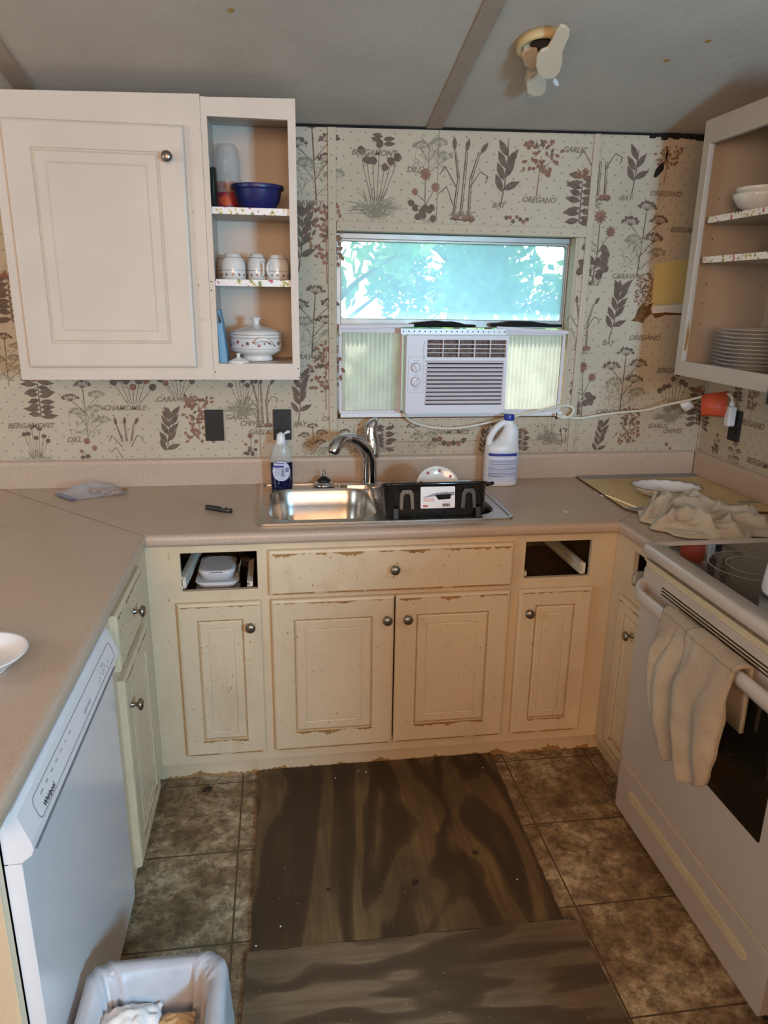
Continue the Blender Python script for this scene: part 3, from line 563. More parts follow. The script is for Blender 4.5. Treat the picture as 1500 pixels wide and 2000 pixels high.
# left wall cabinets
uc = thing('wall_cabinet', 'white wall cabinet with one large raised panel door, left of the window', 'cabinet', (-.73, -.16, 1.349))
q = MB(); q.m('upper'); X0, X1 = -1.032, -.432
q.box((X0, -.301, 1.349), (X0+.014, -.002, 2.19)); q.box((X1-.014, -.301, 1.349), (X1, -.002, 2.19)); q.box((X0+.014, -.301, 1.349), (X1-.014, -.002, 1.362)); q.box((X0+.014, -.30, 2.17), (X1-.014, -.02, 2.18)); q.build('carcass', uc)
q = MB(); q.m('upper'); q.plate([(X0, 1.349), (X1, 1.349), (X1, 2.192), (X0, 2.176)], [rect(X0+.05, 1.40, X1-.07, 2.10)], 0, .019, faceY(0, -.301, 0)); nicks(q, .06, .8, faceY(X1-.06, -.3204, 1.36), 0, 6, 3); q.build('face_frame', uc, bevel=.0015)
door(uc, .515, .712, faceY(-.998, -.320, 1.390), 'upper', kn=(.465, .622), i1=.075, i2=.112, chip=False)
us = thing('wall_cabinet', 'narrow open white wall cabinet holding dishes beside the window', 'cabinet', (-.29, -.16, 1.349))
q = MB(); q.m('upper'); X0, X1 = -.4315, -.149; q.box((X0, -.301, 1.349), (X0+.012, -.002, 2.19)); q.box((X1-.016, -.301, 1.349), (X1-.003, -.002, 2.19)); q.box((X0+.012, -.301, 1.385), (X1-.016, -.002, 1.399)); q.box((X0+.012, -.30, 2.17), (X1-.016, -.02, 2.18)); q.box((X0+.012, -.014, 1.399), (X1-.016, -.006, 2.17)); q.build('carcass', us)
q = MB(); q.m('upper'); q.plate([(X0, 1.349), (X1, 1.349), (X1, 2.192), (X0, 2.184)], [rect(X0+.018, 1.402, X1-.024, 2.133)], 0, .019, faceY(0, -.301, 0))
q.m('dark'); 
for px, py in ((412, 550), (413, 567), (421, 727), (582, 720), (584, 737)):
    p = at(px, py, 'y', -.3206); q.M = faceY(p.x, p.y, p.z); q.lathe([(.0022, 0), (.0022, .0004)], n=8); q.M = Matrix()
q.build('face_frame', us, bevel=.0015)
for z in (1.882, 1.666):
    q = MB(); q.m('upper'); q.box((X0+.013, -.296, z-.016), (X1-.017, -.016, z)); q.m('edge'); q.box((X0+.014, -.2985, z-.0195), (X1-.018, -.296, z+.0015)); q.build('shelf', us, bevel=.001)
# right wall cabinet
ur = thing('wall_cabinet', 'open grey-white wall cabinet with stacked plates on the right wall', 'cabinet', (1.37, -.6, 1.365))
XF = 1.206; YA, YB = -.298, -.905; Z0, Z1 = 1.365, 2.195
q = MB(); q.m('grey'); q.box((XF+.019, YA, Z0), (XW-.002, YA-.014, Z1)); q.box((XF+.019, YB+.014, Z0), (XW-.002, YB, Z1)); q.box((XF+.019, YB, Z0+.020), (XW-.002, YA, Z0+.034)); q.box((XF+.019, YB, Z1-.012), (XW-.002, YA, Z1)); q.box((XW-.01, YB, Z0), (XW-.003, YA, Z1))
q.m('dark')
for px, py in ((1391, 467), (1380, 555), (1372, 593), (1366, 632), (1404, 388), (1487, 480), (1487, 559), (1480, 594)):
    p = at(px, py, 'y', YA-.0146); q.M = faceY(p.x, p.y, p.z); q.lathe([(.0022, 0), (.0022, .0004)], n=8); q.M = Matrix()
q.build('carcass', ur)
q = MB(); q.m('grey'); T = faceXm(XF+.019, 0, 0); q.plate(rect(-YA, Z0, -YB, Z1), [rect(-YA+.040, Z0+.052, -YB-.04, Z1-.075)], 0, .019, T)
q.m('chip'); q.M = Matrix.Translation((XF+.010, YA-.0404, 1.50)); q.poly([(-.008, 0, -.045), (0, 0, -.05), (.006, 0, -.01), (.004, 0, .02), (-.002, 0, .055), (-.006, 0, .02)]); q.M = Matrix(); q.build('face_frame', ur, bevel=.0015)
for z in (1.894, 1.766):
    q = MB(); q.m('grey'); o_ = rrect(XF+.028, YB+.016, XW-.012, YA-.016, .03); q.plate(o_, [], z-.018, z); q.m('edge'); q.box((XF+.0255, YB+.05, z-.019), (XF+.028, YA-.046, z+.0015)); q.build('shelf', ur, bevel=.001)
# ---------------------------------------------------------------- counter
ZT = .914; NX0, NX1, NY = -.633, .885, -.635
ct = thing('countertop', 'speckled taupe U-shaped countertop with rolled front edge and backsplash', 'countertop', (.1, -.3, .876))
q = MB(); q.m('counter'); SK = (-.300, -.568, .548, -.050)
q.plate([(-2.6, -.002), (-2.6, -1.90), (NX0-.014, -1.90), (NX0-.014, NY+.014), (NX1+.014, NY+.014), (NX1+.014, -.897), (XW-.002, -.897), (XW-.002, -.002)], [rect(SK[0]+.012, SK[1]+.012, SK[2]-.012, SK[3]-.012)], FT+.001, ZT)
prof = [(.015, 0), (.006, -.0015), (.0015, -.007), (0, -.015), (0, -.026), (.003, -.034), (.009, -.038), (.015, -.038)]   # inset, drop
path = [(NX0, -1.90), (NX0, NY), (NX1, NY), (NX1, -.897)]; offs = [(-1, 0), (-1, 1), (1, 1), (1, 0)]
for i in range(3):
    (ax, ay), (bx, by) = path[i], path[i+1]; (ox, oy), (px_, py_) = offs[i], offs[i+1]
    q.loft([[(ax+ox*d, ay+oy*d, ZT+z) for d, z in prof], [(bx+px_*d, by+py_*d, ZT+z) for d, z in prof]], False, False, False, True)
q.loft([[(NX1+.0149, -.897, ZT), (NX1+.0149, -.8975, FT+.001)], [(XW-.002, -.897, ZT), (XW-.002, -.8975, FT+.001)]], False, False, False, False)
q.m('seam')
for a, b in (((NX0, NY), (-1.25, -.02)), ((NX1, NY), (1.02, -.50)), ((1.02, -.5), (XW-.02, -.02))):
    a = V((*a, ZT+.0004)); b = V((*b, ZT+.0004)); n = (b-a).cross(V((0, 0, 1))).normalized()*.0007; q.poly([a-n, b-n, b+n, a+n])
q.m('cardd'); nicks(q, .6, .8, Matrix.Translation((-1.2, -1.3, ZT+.0004)), 0, 14, 9); nicks(q, .5, .3, Matrix.Translation((.6, -.4, ZT+.0004)), 0, 8, 4)
q.build('worktop', ct)
def bs(a, b, ny):
    q = MB(); q.m('counter'); pr = [(0, 0), (.020, 0), (.020, .088), (.017, .098), (.010, .1035), (0, .1035)]
    a = V(a); b = V(b); q.loft([[a+V(ny)*d+V((0, 0, z)) for d, z in pr], [b+V(ny)*d+V((0, 0, z)) for d, z in pr]], True, True, True, False)
    return q.build('backsplash', ct, bevel=.0012)
bs((-2.6, -.002, ZT), (XW-.0225, -.002, ZT), (0, -1, 0)); bs((XW-.002, -.002, ZT), (XW-.002, -.897, ZT), (-1, 0, 0))
q = MB(); q.m('seam'); q.box((XW-.0245, -.0235, ZT+.001), (XW-.0222, -.022, ZT+.10)); q.build('caulk', ct)
ep = MB(); ep.m('base'); ep.box((-2.6, -1.832, 0), (-.6608, -1.817, .875)); ep.box((-.71, -1.838, 0), (-.6608, -1.8325, .875)); tag(ep.build('end_panel', bevel=.001), 'cream end panel under the left counter beside the dishwasher', 'panel')
# ---------------------------------------------------------------- sink
sk = thing('kitchen_sink', 'double bowl stainless steel drop-in sink', 'sink', (.12, -.31, ZT))
q = MB(); q.m('steel'); B1 = (-.264, -.522, .098, -.128); B2 = (.122, -.522, .508, -.128)
q.plate(rrect(*SK, .02), [rrect(*B1, .085, 10), rrect(*B2, .085, 10)], ZT+.0006, ZT+.0045)
q.plate(rrect(SK[0], SK[1], SK[2], SK[3], .02), [rrect(SK[0]+.012, SK[1]+.012, SK[2]-.012, SK[3]-.012, .015)], ZT+.0045, ZT+.0075); q.build('deck', sk, bevel=.0012)
for nm, (x0, y0, x1, y1) in (('bowl', B1), ('bowl', B2)):
    q = MB(); q.m('steel'); rr = []
    for i, (ins, z, r) in enumerate([(0, .0045, .085), (.002, .001, .083), (.006, -.006, .082), (.012, -.06, .078), (.020, -.115, .07), (.034, -.138, .06), (.06, -.149, .05), (.09, -.152, .04)]):
        rr.append([(x, y, ZT+z) for x, y in rrect(x0+ins, y0+ins, x1-ins, y1-ins, r, 10)])
    q.loft(rr, True, False, True, True); b_ = q.build(nm, sk)
    q = MB(); q.m('chrome'); q.lathe([(.045, 0), (.042, .003), (.03, .003), (.028, -.004), (0.002, -.004)], ((x0+x1)/2, (y0+y1)/2, ZT-.1515), n=28, cap0=False); q.build('drain', b_)
fc = thing('faucet', 'chrome single-handle kitchen faucet with arched spout', 'faucet', (.125, -.09, ZT))
FYp = -.092
def fp(px, py, y=FYp): return at(px, py, 'y', y)
q = MB(); q.m('chrome'); c = fp(722, 945); q.plate([(c.x+.125*cos(a*pi/16)*1.0, c.y+.026*sin(a*pi/16)) for a in range(32)], [], ZT+.0046, ZT+.011); q.build('base_plate', fc, bevel=.003)
q = MB(); q.m('chrome'); pts = [(722, 944, -.095), (722, 920, -.095), (722, 898, -.098), (716, 880, -.105), (706, 868, -.12), (694, 859, -.145), (681, 855, -.17), (669, 857, -.195), (660, 865, -.215), (654, 874, -.226), (650, 884, -.232)]
rad_ = [.0275, .0265, .026, .026, .024, .0215, .0195, .0205, .0225, .0235, .0225]; P = [fp(*p) for p in pts]; P[0].z = ZT+.010
P2 = catmull(P, 5); q.tube(P2, [rad_[min(i//5, 10)]+(rad_[min(i//5+1, 10)]-rad_[min(i//5, 10)])*(i % 5)/5 for i in range(len(P2))], 20); q.build('spout', fc)
q = MB(); q.m('mblack'); d = (P[-1]-P[-2]).normalized(); q.tube([P[-1], P[-1]+d*.003], .016, 16); q.build('aerator', fc)
q = MB(); q.m('chrome'); hp = [fp(729, 892, -.10), fp(729, 878, -.085), fp(726, 862, -.075), fp(724, 848, -.07), fp(725, 834, -.068), fp(731, 824, -.068), fp(735, 819, -.068)]; P2 = catmull(hp, 5)
hr = [.021, .025, .0275, .0275, .025, .018, .008]; q.tube(P2, [hr[min(i//5, 6)]+(hr[min(i//5+1, 6)]-hr[min(i//5, 6)])*(i % 5)/5 for i in range(len(P2))], 18); q.m('chrome'); q.M = Matrix.Translation(hp[-1]); q.lathe([(.002, -.006), (.006, -.004), (.0075, 0), (.006, .004), (.002, .006)], n=14); q.build('handle', fc)
st = thing('sink_strainer', 'black rubber and chrome sink strainer with wire loop on the sink deck', 'strainer', (0, 0, 0)); c = at(633, 948, 'z', ZT+.008); c.y = -.086; st.location = (c.x, c.y, ZT+.0046)
q = MB(); q.m('chrome'); q.lathe([(.038, 0), (.042, .004), (.040, .011), (.029, .015), (.025, .018)], (c.x, c.y, ZT+.0046), n=28); q.build('flange', st)
q = MB(); q.m('mblack'); q.lathe([(.024, 0), (.026, .004), (.019, .012), (.010, .019), (.007, .021)], (c.x, c.y, ZT+.021), n=24); q.build('stopper', st)
q = MB(); q.m('nickel'); q.tube([(c.x+.0055*cos(a), c.y+.004*cos(a), ZT+.052+.014*sin(a)) for a in [rad(-80+20*k) for k in range(18)]], .0016, 8); q.build('wire_loop', st)
# ---------------------------------------------------------------- range
rg = thing('range', 'white freestanding electric range with black glass cooktop', 'range', (1.18, -1.285, 0))
RY0, RY1 = -.905, -1.665; RX = .842
q = MB(); q.m('appl'); q.box((RX+.03, RY1, .02), (XW-.03, RY0, .905)); q.build('body', rg, bevel=.003)
q = MB(); q.m('appl'); o_ = rrect(.822, RY1-.003, XW-.03, RY0+.006, .035, 8); i_ = rrect(.880, RY1+.03, XW-.10, RY0-.028, .022, 8); rings = []
for ins, z in ((.006, .908), (0, .914), (0, .932), (.003, .938), (.010, .941)): rings.append([(x, y, z) for x, y in rrect(.822+ins, RY1-.003+ins, XW-.03-ins, RY0+.006-ins, .035, 8)])
q.loft(rings, True, True, False, True); q.loft([rings[-1], [(x, y, .9385) for x, y in i_], [(x, y, .934) for x, y in i_]], True, False, True, True); q.build('cooktop_rim', rg, recalc=True)
q = MB(); q.m('glass'); q.plate(rrect(.883, RY1+.033, XW-.103, RY0-.031, .02, 8), [], .9345, .9365); q.m('ring')
for cx, cy, rs in ((1.045, -1.115, (.072, .118)), (1.32, -1.10, (.07,)), (1.05, -1.47, (.075,)), (1.32, -1.38, (.072, .105))):
    for r in rs: q.M = Matrix.Translation((cx, cy, .9368)); q.plate([(r*cos(a*pi/32), r*sin(a*pi/32)) for a in range(64)], [[((r-.0022)*cos(a*pi/32), (r-.0022)*sin(a*pi/32)) for a in range(64)]], 0, .0001); q.M = Matrix()
q.build('glass_top', rg)
q = MB(); q.m('appl'); q.box((XW-.11, RY1, .94), (XW-.03, RY0, 1.11)); q.build('backguard', rg, bevel=.015)
# oven door
q = MB(); q.m('appl'); T = faceXm(RX+.03, 0, 0); q.plate(rrect(-RY0+.004, .212, -RY1-.004, .868, .012, 4), [], 0, .030, T); dr = q.build('oven_door', rg, bevel=.004)
q = MB(); q.m('oven'); q.plate(rrect(1.075, .432, 1.560, .742, .006, 3), [], .0302, .0312, T); q.build('oven_window', dr)
q = MB(); q.m('yel'); q.plate(rect(-RY0+.006, .858, -RY1-.006, .884), [], .002, .026, T); q.m('yel')
q.box((.838, RY1+.01, .8865), (.866, RY0-.006, .892)); q.m('dark'); q.box((.850, RY1+.02, .8925), (.87, RY0-.012, .907))
for k in range(3):
    z = .843-.0095*k; q.m('dark'); q.box((RX-.0016, RY1+.1, z-.0026), (RX+.001, RY0-.115, z+.0026)); q.m('yel'); q.box((RX-.0028, RY1+.1, z+.0026), (RX+.001, RY0-.115, z+.0042))
q.build('vent_trim', rg)
q = MB(); q.m('appl'); hz = .800; hx = RX-.040
pts = [(RX+.002, RY0-.012, hz+.012), (RX-.012, RY0-.020, hz+.010), (RX-.030, RY0-.045, hz+.004), (hx, RY0-.08, hz), (hx, RY0-.2, hz), (hx, RY1+.2, hz), (hx, RY1+.08, hz), (RX-.030, RY1+.045, hz+.004), (RX-.012, RY1+.020, hz+.010), (RX+.002, RY1+.012, hz+.012)]
q.tube(catmull(pts, 5), [(.014, .021)]*60, 16); q.build('handle', dr)
q = MB(); q.m('appl'); T = faceXm(RX+.03, 0, 0); q.plate(rrect(-RY0+.004, .028, -RY1-.004, .198, .012, 4), [], -.02, .030, T); q.m('yel'); q.box((RX+.004, RY1+.01, .1985), (RX+.03, RY0-.008, .2045)); dd = q.build('storage_drawer', rg, bevel=.004)
q = MB(); q.m('yel'); q.plate(rrect(.985, .112, 1.590, .142, .0148, 6), [], .0302, .034, T); q.build('drawer_grip', dd, bevel=.0018)
q = MB(); q.m('dark'); q.box((RX+.035, RY1+.02, .0), (1.45, RY0-.02, .021)); q.build('base', rg)
# unseen fridge shape added to block rear daylight from the sink base cabinets
fr = thing('fridge_light_blocker', 'unseen white fridge-shaped light blocker added past the near end of the range', 'fridge_light_blocker', (1.1, -2.3, 0))
q = MB(); q.m('appl'); q.box((.76, -2.60, .02), (1.50, -2.0, 1.30)); q.build('body', fr, bevel=.008)
for nm, z0, z1 in (('blocker_fridge_door', .06, .96), ('blocker_freezer_door', .97, 1.298)):
    q = MB(); q.m('appl'); q.box((.70, -2.598, z0), (.755, -2.002, z1)); fd_ = q.build(nm, fr, bevel=.01); q = MB(); q.m('white'); q.box((.675, -2.56, z0+.05), (.70, -2.53, min(z1-.04, z0+.4))); q.build('handle', fd_, bevel=.006)
# range hood
hd = thing('range_hood', 'black range hood edge at the right side above the range', 'range hood', (1.33, -1.3, 1.34))
q = MB(); q.m('mblack'); q.plate(rrect(1.142, -1.665, XW-.004, -.9075, .012), [], 1.346, 1.402); q.build('canopy', hd, bevel=.004)
q = MB(); q.m('black'); q.box((1.2, -1.6, 1.342), (1.48, -.97, 1.3455)); q.build('filter', hd)
# ---------------------------------------------------------------- dishwasher
dw = thing('dishwasher', 'white built-in dishwasher below the left counter', 'dishwasher', (-.9, -1.49, 0))
q = MB(); q.m('mblack'); q.box((-1.2, -1.80, .09), (-.661, -1.19, .84)); q.build('tub', dw)
DY0, DY1 = -1.812, -1.172
q = MB(); q.m('dwm'); q.box((-.655, DY0, .09), (-.634, DY1, .775)); q.m('dwside'); q.box((-.660, DY0-.0012, .09), (-.6345, DY0-.0002, .775)); dp = q.build('door_panel', dw, bevel=.002)
q = MB(); q.m('dwm'); pr = [(-.660, .868), (-.640, .870), (-.632, .862), (-.616, .812), (-.614, .800), (-.618, .790), (-.634, .777), (-.660, .776)]
q.loft([[(x, DY0, z) for x, z in pr], [(x, DY1, z) for x, z in pr]], True, False, False, False); q.m('dwside'); q.add([(x, DY0, z) for x, z in pr], [tuple(range(8))]); q.add([(x, DY1, z) for x, z in pr], [tuple(range(8))]); cp = q.build('control_panel', dw, bevel=.0015)
# printed inset of the control panel: lies on its sloping front
a = V((-.632, 0, .862)); b = V((-.616, 0, .812)); up = (a-b).normalized(); nrm = V((0, 1, 0)).cross(up).normalized(); nrm = nrm if nrm.x > 0 else -nrm
TP = Matrix(((0, up.x, nrm.x, b.x+nrm.x*.0004), (1, up.y, nrm.y, b.y), (0, up.z, nrm.z, b.z+nrm.z*.0004), (0, 0, 0, 1)))
q = MB(); q.m('acline'); q.plate(rrect(DY0+.05, .000, DY1-.03, .040, .012), [rrect(DY0+.052, .0015, DY1-.032, .0385, .0115)], 0, .0003, TP); q.m('dark')
q.text('Whirlpool', .0135, TP @ Matrix.Translation((DY0+.105, .0085, .0002)), bold=.0003, shear=.15)
for k in range(7): q.text('POWER HEAT RINSE START CYCLE DRY WASH'.split()[k], .0042, TP @ Matrix.Translation((DY0+.09+.028*k, .027, .0002)))
q.m('acline'); q.text('quiet wash', .012, TP @ Matrix.Translation((DY0+.37, .014, .0002)), shear=.2); q.text('CYCLES', .007, TP @ Matrix.Translation((DY0+.52, .025, .0002)))
for k in range(8): q.M = TP @ Matrix.Translation((DY0+.47+.012*k, .010+.004*(k % 3), .0002)); q.plate(rect(-.003, -.001, .003, .001), [], 0, .0002); q.M = Matrix()
q.build('control_print', cp)
q = MB(); q.m('acline'); q.box((-.6345, DY0+.03, .7765), (-.620, DY1-.02, .7785)); q.build('door_grip', cp)
q = MB(); q.m('mblack'); q.box((-.70, DY0+.01, .0), (-.69, DY1-.01, .09)); q.build('toe_kick', dw)
# ---------------------------------------------------------------- air conditioner in the window
acu = thing('air_conditioner', 'white window air conditioner with two dials and accordion side panels', 'air conditioner', (.445, -.02, 1.17))
AX0, AX1, AZ0, AZ1, AY = .250, .638, 1.197, 1.486, -.10
q = MB(); q.m('ac'); q.box((AX0+.008, -.075, AZ0-.012), (AX1-.008, .26, AZ1-.004)); q.build('housing', acu, bevel=.003)
q = MB(); q.m('ac'); gx0, gx1 = .322, .632
q.plate(rrect(AX0, AZ0, AX1, AZ1, .008, 4), [rect(gx0+.006, 1.407, gx1-.002, 1.470)]+[rect(gx0+.004+.0004*k, 1.2315+.0152*k-.0028, gx1-.008, 1.2315+.0152*k+.0028) for k in range(11)], 0, .026, faceY(0, -.074, 0)); fp_ = q.build('front_panel', acu, bevel=.0012)
q = MB(); q.m('acd'); q.box((gx0, -.078, 1.222), (gx1, -.0755, 1.392)); q.m('acrust'); q.box((gx0, -.079, 1.402), (gx1, -.0755, 1.474)); q.build('grille_backing', acu)
q = MB(); q.m('ac')
for k in range(11): z = 1.2315+.0152*k; q.add([(gx0, -.0995, z+.0034), (gx1-.006, -.0995, z+.0034), (gx1-.006, -.1035, z+.0095), (gx0, -.1035, z+.0095), (gx0, -.0995, z+.0120), (gx1-.006, -.0995, z+.0120)], [(0, 1, 2, 3), (3, 2, 5, 4), (0, 3, 4), (1, 5, 2)], False)
q.build('louver', acu)
q = MB(); q.m('ac')
for k in range(1, 5): x = gx0+.006+(gx1-gx0-.008)*k/5; q.box((x-.0016, -.099, 1.407), (x+.0016, -.09, 1.470))
for k in range(1, 4): z = 1.407+.063*k/4; q.box((gx0+.006, -.097, z-.0013), (gx1-.002, -.091, z+.0013))
q.m('white'); q.tube([(.318, -.1003, 1.40), (.312, -.103, 1.432), (.318, -.1003, 1.466)], .0014, 6); q.build('vent_grille', acu)
q = MB(); q.m('acline'); q.plate(rrect(.258, 1.276, .316, 1.408, .004), [rrect(.2588, 1.2768, .3152, 1.4072, .0035)], 0, .0006, faceY(0, AY, 0))
for z, t_ in ((1.394, 'MODE'), (1.341, 'COOL'), (1.288, 'TEMP')): q.text(t_, .0065, faceY(.287, AY-.0004, z))
q.text('COOL', .0045, faceY(.268, AY-.0004, 1.385)); q.text('FAN', .0045, faceY(.305, AY-.0004, 1.385)); q.text('COLDER', .004, faceY(.287, AY-.0004, 1.296)); q.build('control_print', acu)
for z, an in ((1.369, 35), (1.317, -35)):
    q = MB(); q.m('ac'); q.M = faceY(.286, AY, z); q.m('acline'); q.lathe([(.0185, 0), (.0185, .0008)], n=28); q.m('ac'); q.lathe([(.0165, .0008), (.0160, .008), (.015, .010), (.002, .010)], n=28); q.M = faceY(.286, AY, z) @ Matrix.Rotation(rad(an), 4, 'Z'); q.box((-.0028, -.015, .0095), (.0028, .015, .0145)); q.m('acline'); q.box((-.0007, .002, .0146), (.0007, .014, .0149)); q.build('knob', acu, bevel=.0006)
q = MB(); q.m('white'); q.box((.235, -.070, 1.4865), (.640, -.052, 1.4885)); q.m('white'); q.plate(rect(.235, 1.4885, .640, 1.508), [[(.245+.0205*k+.0025*cos(a*pi/4), 1.498+.0025*sin(a*pi/4)) for a in range(8)] for k in range(20)], 0, .0015, faceY(0, -.052, 0)); q.m('dark'); q.box((.236, -.0505, 1.489), (.639, -.050, 1.507)); q.build('mounting_rail', acu, bevel=.0004)
q = MB(); q.m('alum'); q.box((wx0+.014, -.006, wz0+.007), (wx1-.014, .05, 1.178)); q.m('white'); q.box((wx0+.012, -.012, wz0+.0065), (wx1-.014, -.006, 1.186)); q.build('sill_rail', acu, bevel=.001)
def accord(x0, x1, z0, z1):
    q = MB(); q.m('accord'); n = int((x1-x0)/.0165); rr = []
    for i in range(n*4+1):
        x = x0+(x1-x0)*i/(n*4); y = .022+.009*cos(2*pi*i/4); rr.append([(x, y, z0), (x, y, z1)])
    q.loft(rr, False, False, False, True); pn = q.build('accordion_panel', acu, recalc=False)
    q = MB(); q.m('ac')
    q.plate(rect(x0-.012, z0-.006, x1+.004, z1+.020), [rect(x0, z0+.004, x1-.006, z1)], 0, .010, faceY(0, .012, 0)); q.build('panel_frame', pn, bevel=.0015)
accord(.020, .246, 1.190, 1.488); accord(.643, .898, 1.190, 1.484)
q = MB(); q.m('ac'); q.plate([(.008, 1.502), (.292, 1.511), (.292, 1.522), (.008, 1.518)], [], 0, .012, faceY(0, 0, 0)); q.build('top_channel', acu, bevel=.001); q = MB(); q.m('ac'); q.plate([(.618, 1.502), (.906, 1.490), (.906, 1.503), (.618, 1.517)], [], 0, .012, faceY(0, 0, 0)); q.build('top_channel', acu, bevel=.001)
# the cord: runs along the wall to the outlet
cp_ = [(.262, -.06, 1.188), (.275, -.045, 1.165), (.320, -.035, 1.143), (.38, -.03, 1.130), (.443, -.03, 1.126), (.52, -.03, 1.133), (.608, -.03, 1.150), (.69, -.03, 1.169), (.773, -.03, 1.187), (.85, -.03, 1.203), (.905, -.03, 1.213), (.940, -.03, 1.207), (.948, -.032, 1.190), (.930, -.036, 1.170), (.90, -.04, 1.166), (.87, -.036, 1.178), (.90, -.028, 1.172), (.968, -.028, 1.161), (1.075, -.03, 1.176), (1.17, -.03, 1.186), (1.249, -.04, 1.194), (1.31, -.08, 1.220), (1.36, -.12, 1.240), (1.42, -.15, 1.262), (1.46, -.18, 1.276), (1.485, -.215, 1.283), (1.496, -.228, 1.270), (1.499, -.231, 1.254)]
q = MB(); q.m('cord'); q.tube(catmull(cp_, 5), .0052, 8); cr = q.build('power_cord', acu)
q = MB(); q.m('mblack'); q.tube([(.874, -.042, 1.160), (.874, -.022, 1.176), (.874, -.044, 1.186), (.874, -.042, 1.160)], .002, 6); q.build('cable_tie', cr)
q = MB(); q.m('white'); q.tube([(1.499, -.231, 1.258), (1.499, -.2315, 1.235)], [.008, .0115], 12); q.box((1.482, -.248, 1.160), (1.514, -.216, 1.236)); q.build('plug', cr, bevel=.006)
def quadtag(mat, px, prints, name, thick=.0006):
    q = MB(); q.m(mat); q.loft([[a for a in row] for row in px], False, False, False, True); o = q.build(name, cr, recalc=False, solid=thick); return o
def A(x, y, d): return at(x, y, 'y', d)
q = MB(); q.m('lwhite'); ny = 6; rr = []
for i in range(ny+1):
    t = i/ny; a = (1327+t*12, 786+t*22+2*sin(t*5)); b = (1346+t*12, 779+t*18+2*sin(t*5)); rr.append([A(*a, -.105-.008*sin(t*4)), A(*b, -.115-.008*sin(t*4))])
q.loft(rr, False, False, False, True); q.build('paper_tag', cr, recalc=False, solid=.0006)
q = MB(); q.m('red'); rr = []
for i in range(9):
    t = i/8; dz = 1.278-.088*t; w0 = .052*(1-.1*t); x0 = 1.418-.012*sin(t*3); yo = -.155-.02*sin(t*2.5); rr.append([(x0, yo, dz), (x0+.075, yo-.055, dz+.004)])
rr = [[(1.425, -.14, 1.262), (1.487, -.200, 1.282)], [(1.421, -.165, 1.276), (1.483, -.224, 1.294)]]+rr[1:]
q.loft(rr, False, False, False, True); q.m('redp'); 
q.build('warning_tag', cr, recalc=False, solid=.0008)
# cloth stuffed above the unit
def stuffed(label, x0, x1, z, h, seed):
    q = MB(); q.m('foam'); rr = []; R = random.Random(seed); n = 16
    for i in range(n+1):
        t = i/n; x = x0+(x1-x0)*t; a = h*(.35+.65*sin(pi*min(max(t*1.15, .05), .97))**.6)*(1+.12*R.uniform(-1, 1)); rr.append([(x, .030+.016*cos(2*pi*j/10), z+a*.5+a*.5*sin(2*pi*j/10)) for j in range(10)])
    q.loft(rr); return tag(q.build('stuffed_cloth', subd=1), label, 'cloth', 'black cloth stuffed above the air conditioner')
stuffed('left piece of black cloth stuffed in the gap above the air conditioner', .285, .545, 1.509, .026, 1)
stuffed('right piece of black cloth wedged above the right accordion panel', .60, .895, 1.513, .024, 2)
# ---------------------------------------------------------------- outlets
def outlet(T, label):
    t = thing('wall_outlet', label, 'outlet', T.translation, 'black wall outlets'); q = MB(); q.m('mblack'); q.plate(rrect(-.0345, -.059, .0345, .059, .003), [], 0, .006, T); q.build('cover_plate', t, bevel=.0015)
    for z in (-.02, .02):
        q = MB(); q.m('mblack'); q.plate(rrect(-.017, z-.014, .017, z+.014, .010), [], .006, .0078, T); q.m('dark'); q.plate(rect(-.007, z-.001, -.005, z+.008), [], .0078, .0081, T); q.plate(rect(.005, z-.001, .007, z+.008), [], .0078, .0081, T); q.build('receptacle', t)
outlet(faceY(-.466, -.0016, 1.143), 'black wall outlet on the wallpaper left of the soap bottle')
outlet(faceY(-.211, -.0016, 1.143), 'black wall outlet behind the blue dish soap bottle')
outlet(faceXm(XW-.0016, -.236, 1.162), 'black wall outlet on the right wall with a white plug in it')
# ---------------------------------------------------------------- ceiling fixture
c = on_ceil(1056, 78); lf = thing('ceiling_fixture', 'broken beige ceiling light fixture with a dangling cover', 'ceiling light', (c.x, c.y, c.z))
nz = V((-.0195, .205, 1)).normalized(); TC = Matrix.Translation(c) @ nz.to_track_quat('Z', 'Y').to_matrix().to_4x4() @ Matrix.Rotation(pi, 4, 'X')
q = MB(); q.m('lamp'); q.M = TC; q.lathe([(.068, .001), (.068, .020), (.063, .026), (.054, .024), (.052, .010), (.002, .010)], n=36); q.m('acd'); q.lathe([(.030, .0102), (.026, .016), (.002, .017)], n=20); q.M = Matrix(); q.build('canopy', lf)
def cpx(px, py, dn): p = on_ceil(px, py); return p+(CAM-p).normalized()*dn
def disc_card(mat, outline, dn, th, name):
    n_ = V((.1, -.55, -.83)).normalized(); P0 = cpx(*outline[0], dn); pts = []
    for x, y in outline:
        d = _f + _r*((x-750)/FPX) + _u*((1000-y)/FPX); pts.append(CAM+d*((P0-CAM).dot(n_)/d.dot(n_)))
    q = MB(); q.m(mat); q.loft([[p for p in pts], [p-n_*th for p in pts]], True, True, True, False); return q.build(name, lf, bevel=.003)
ol = [(1096, 50), (1106, 52), (1113, 60), (1112, 72), (1106, 86), (1099, 103), (1099, 120), (1095, 138), (1087, 150), (1075, 156), (1062, 154), (1052, 145), (1047, 130), (1049, 112), (1058, 100), (1070, 95), (1079, 80), (1087, 62)]
disc_card('lampw', ol, .085, .010, 'dangling_cover')
disc_card('lampw', [(1025, 98), (1050, 96), (1052, 110), (1048, 132), (1040, 137), (1026, 130), (1020, 112)], .06, .02, 'lamp_arm')
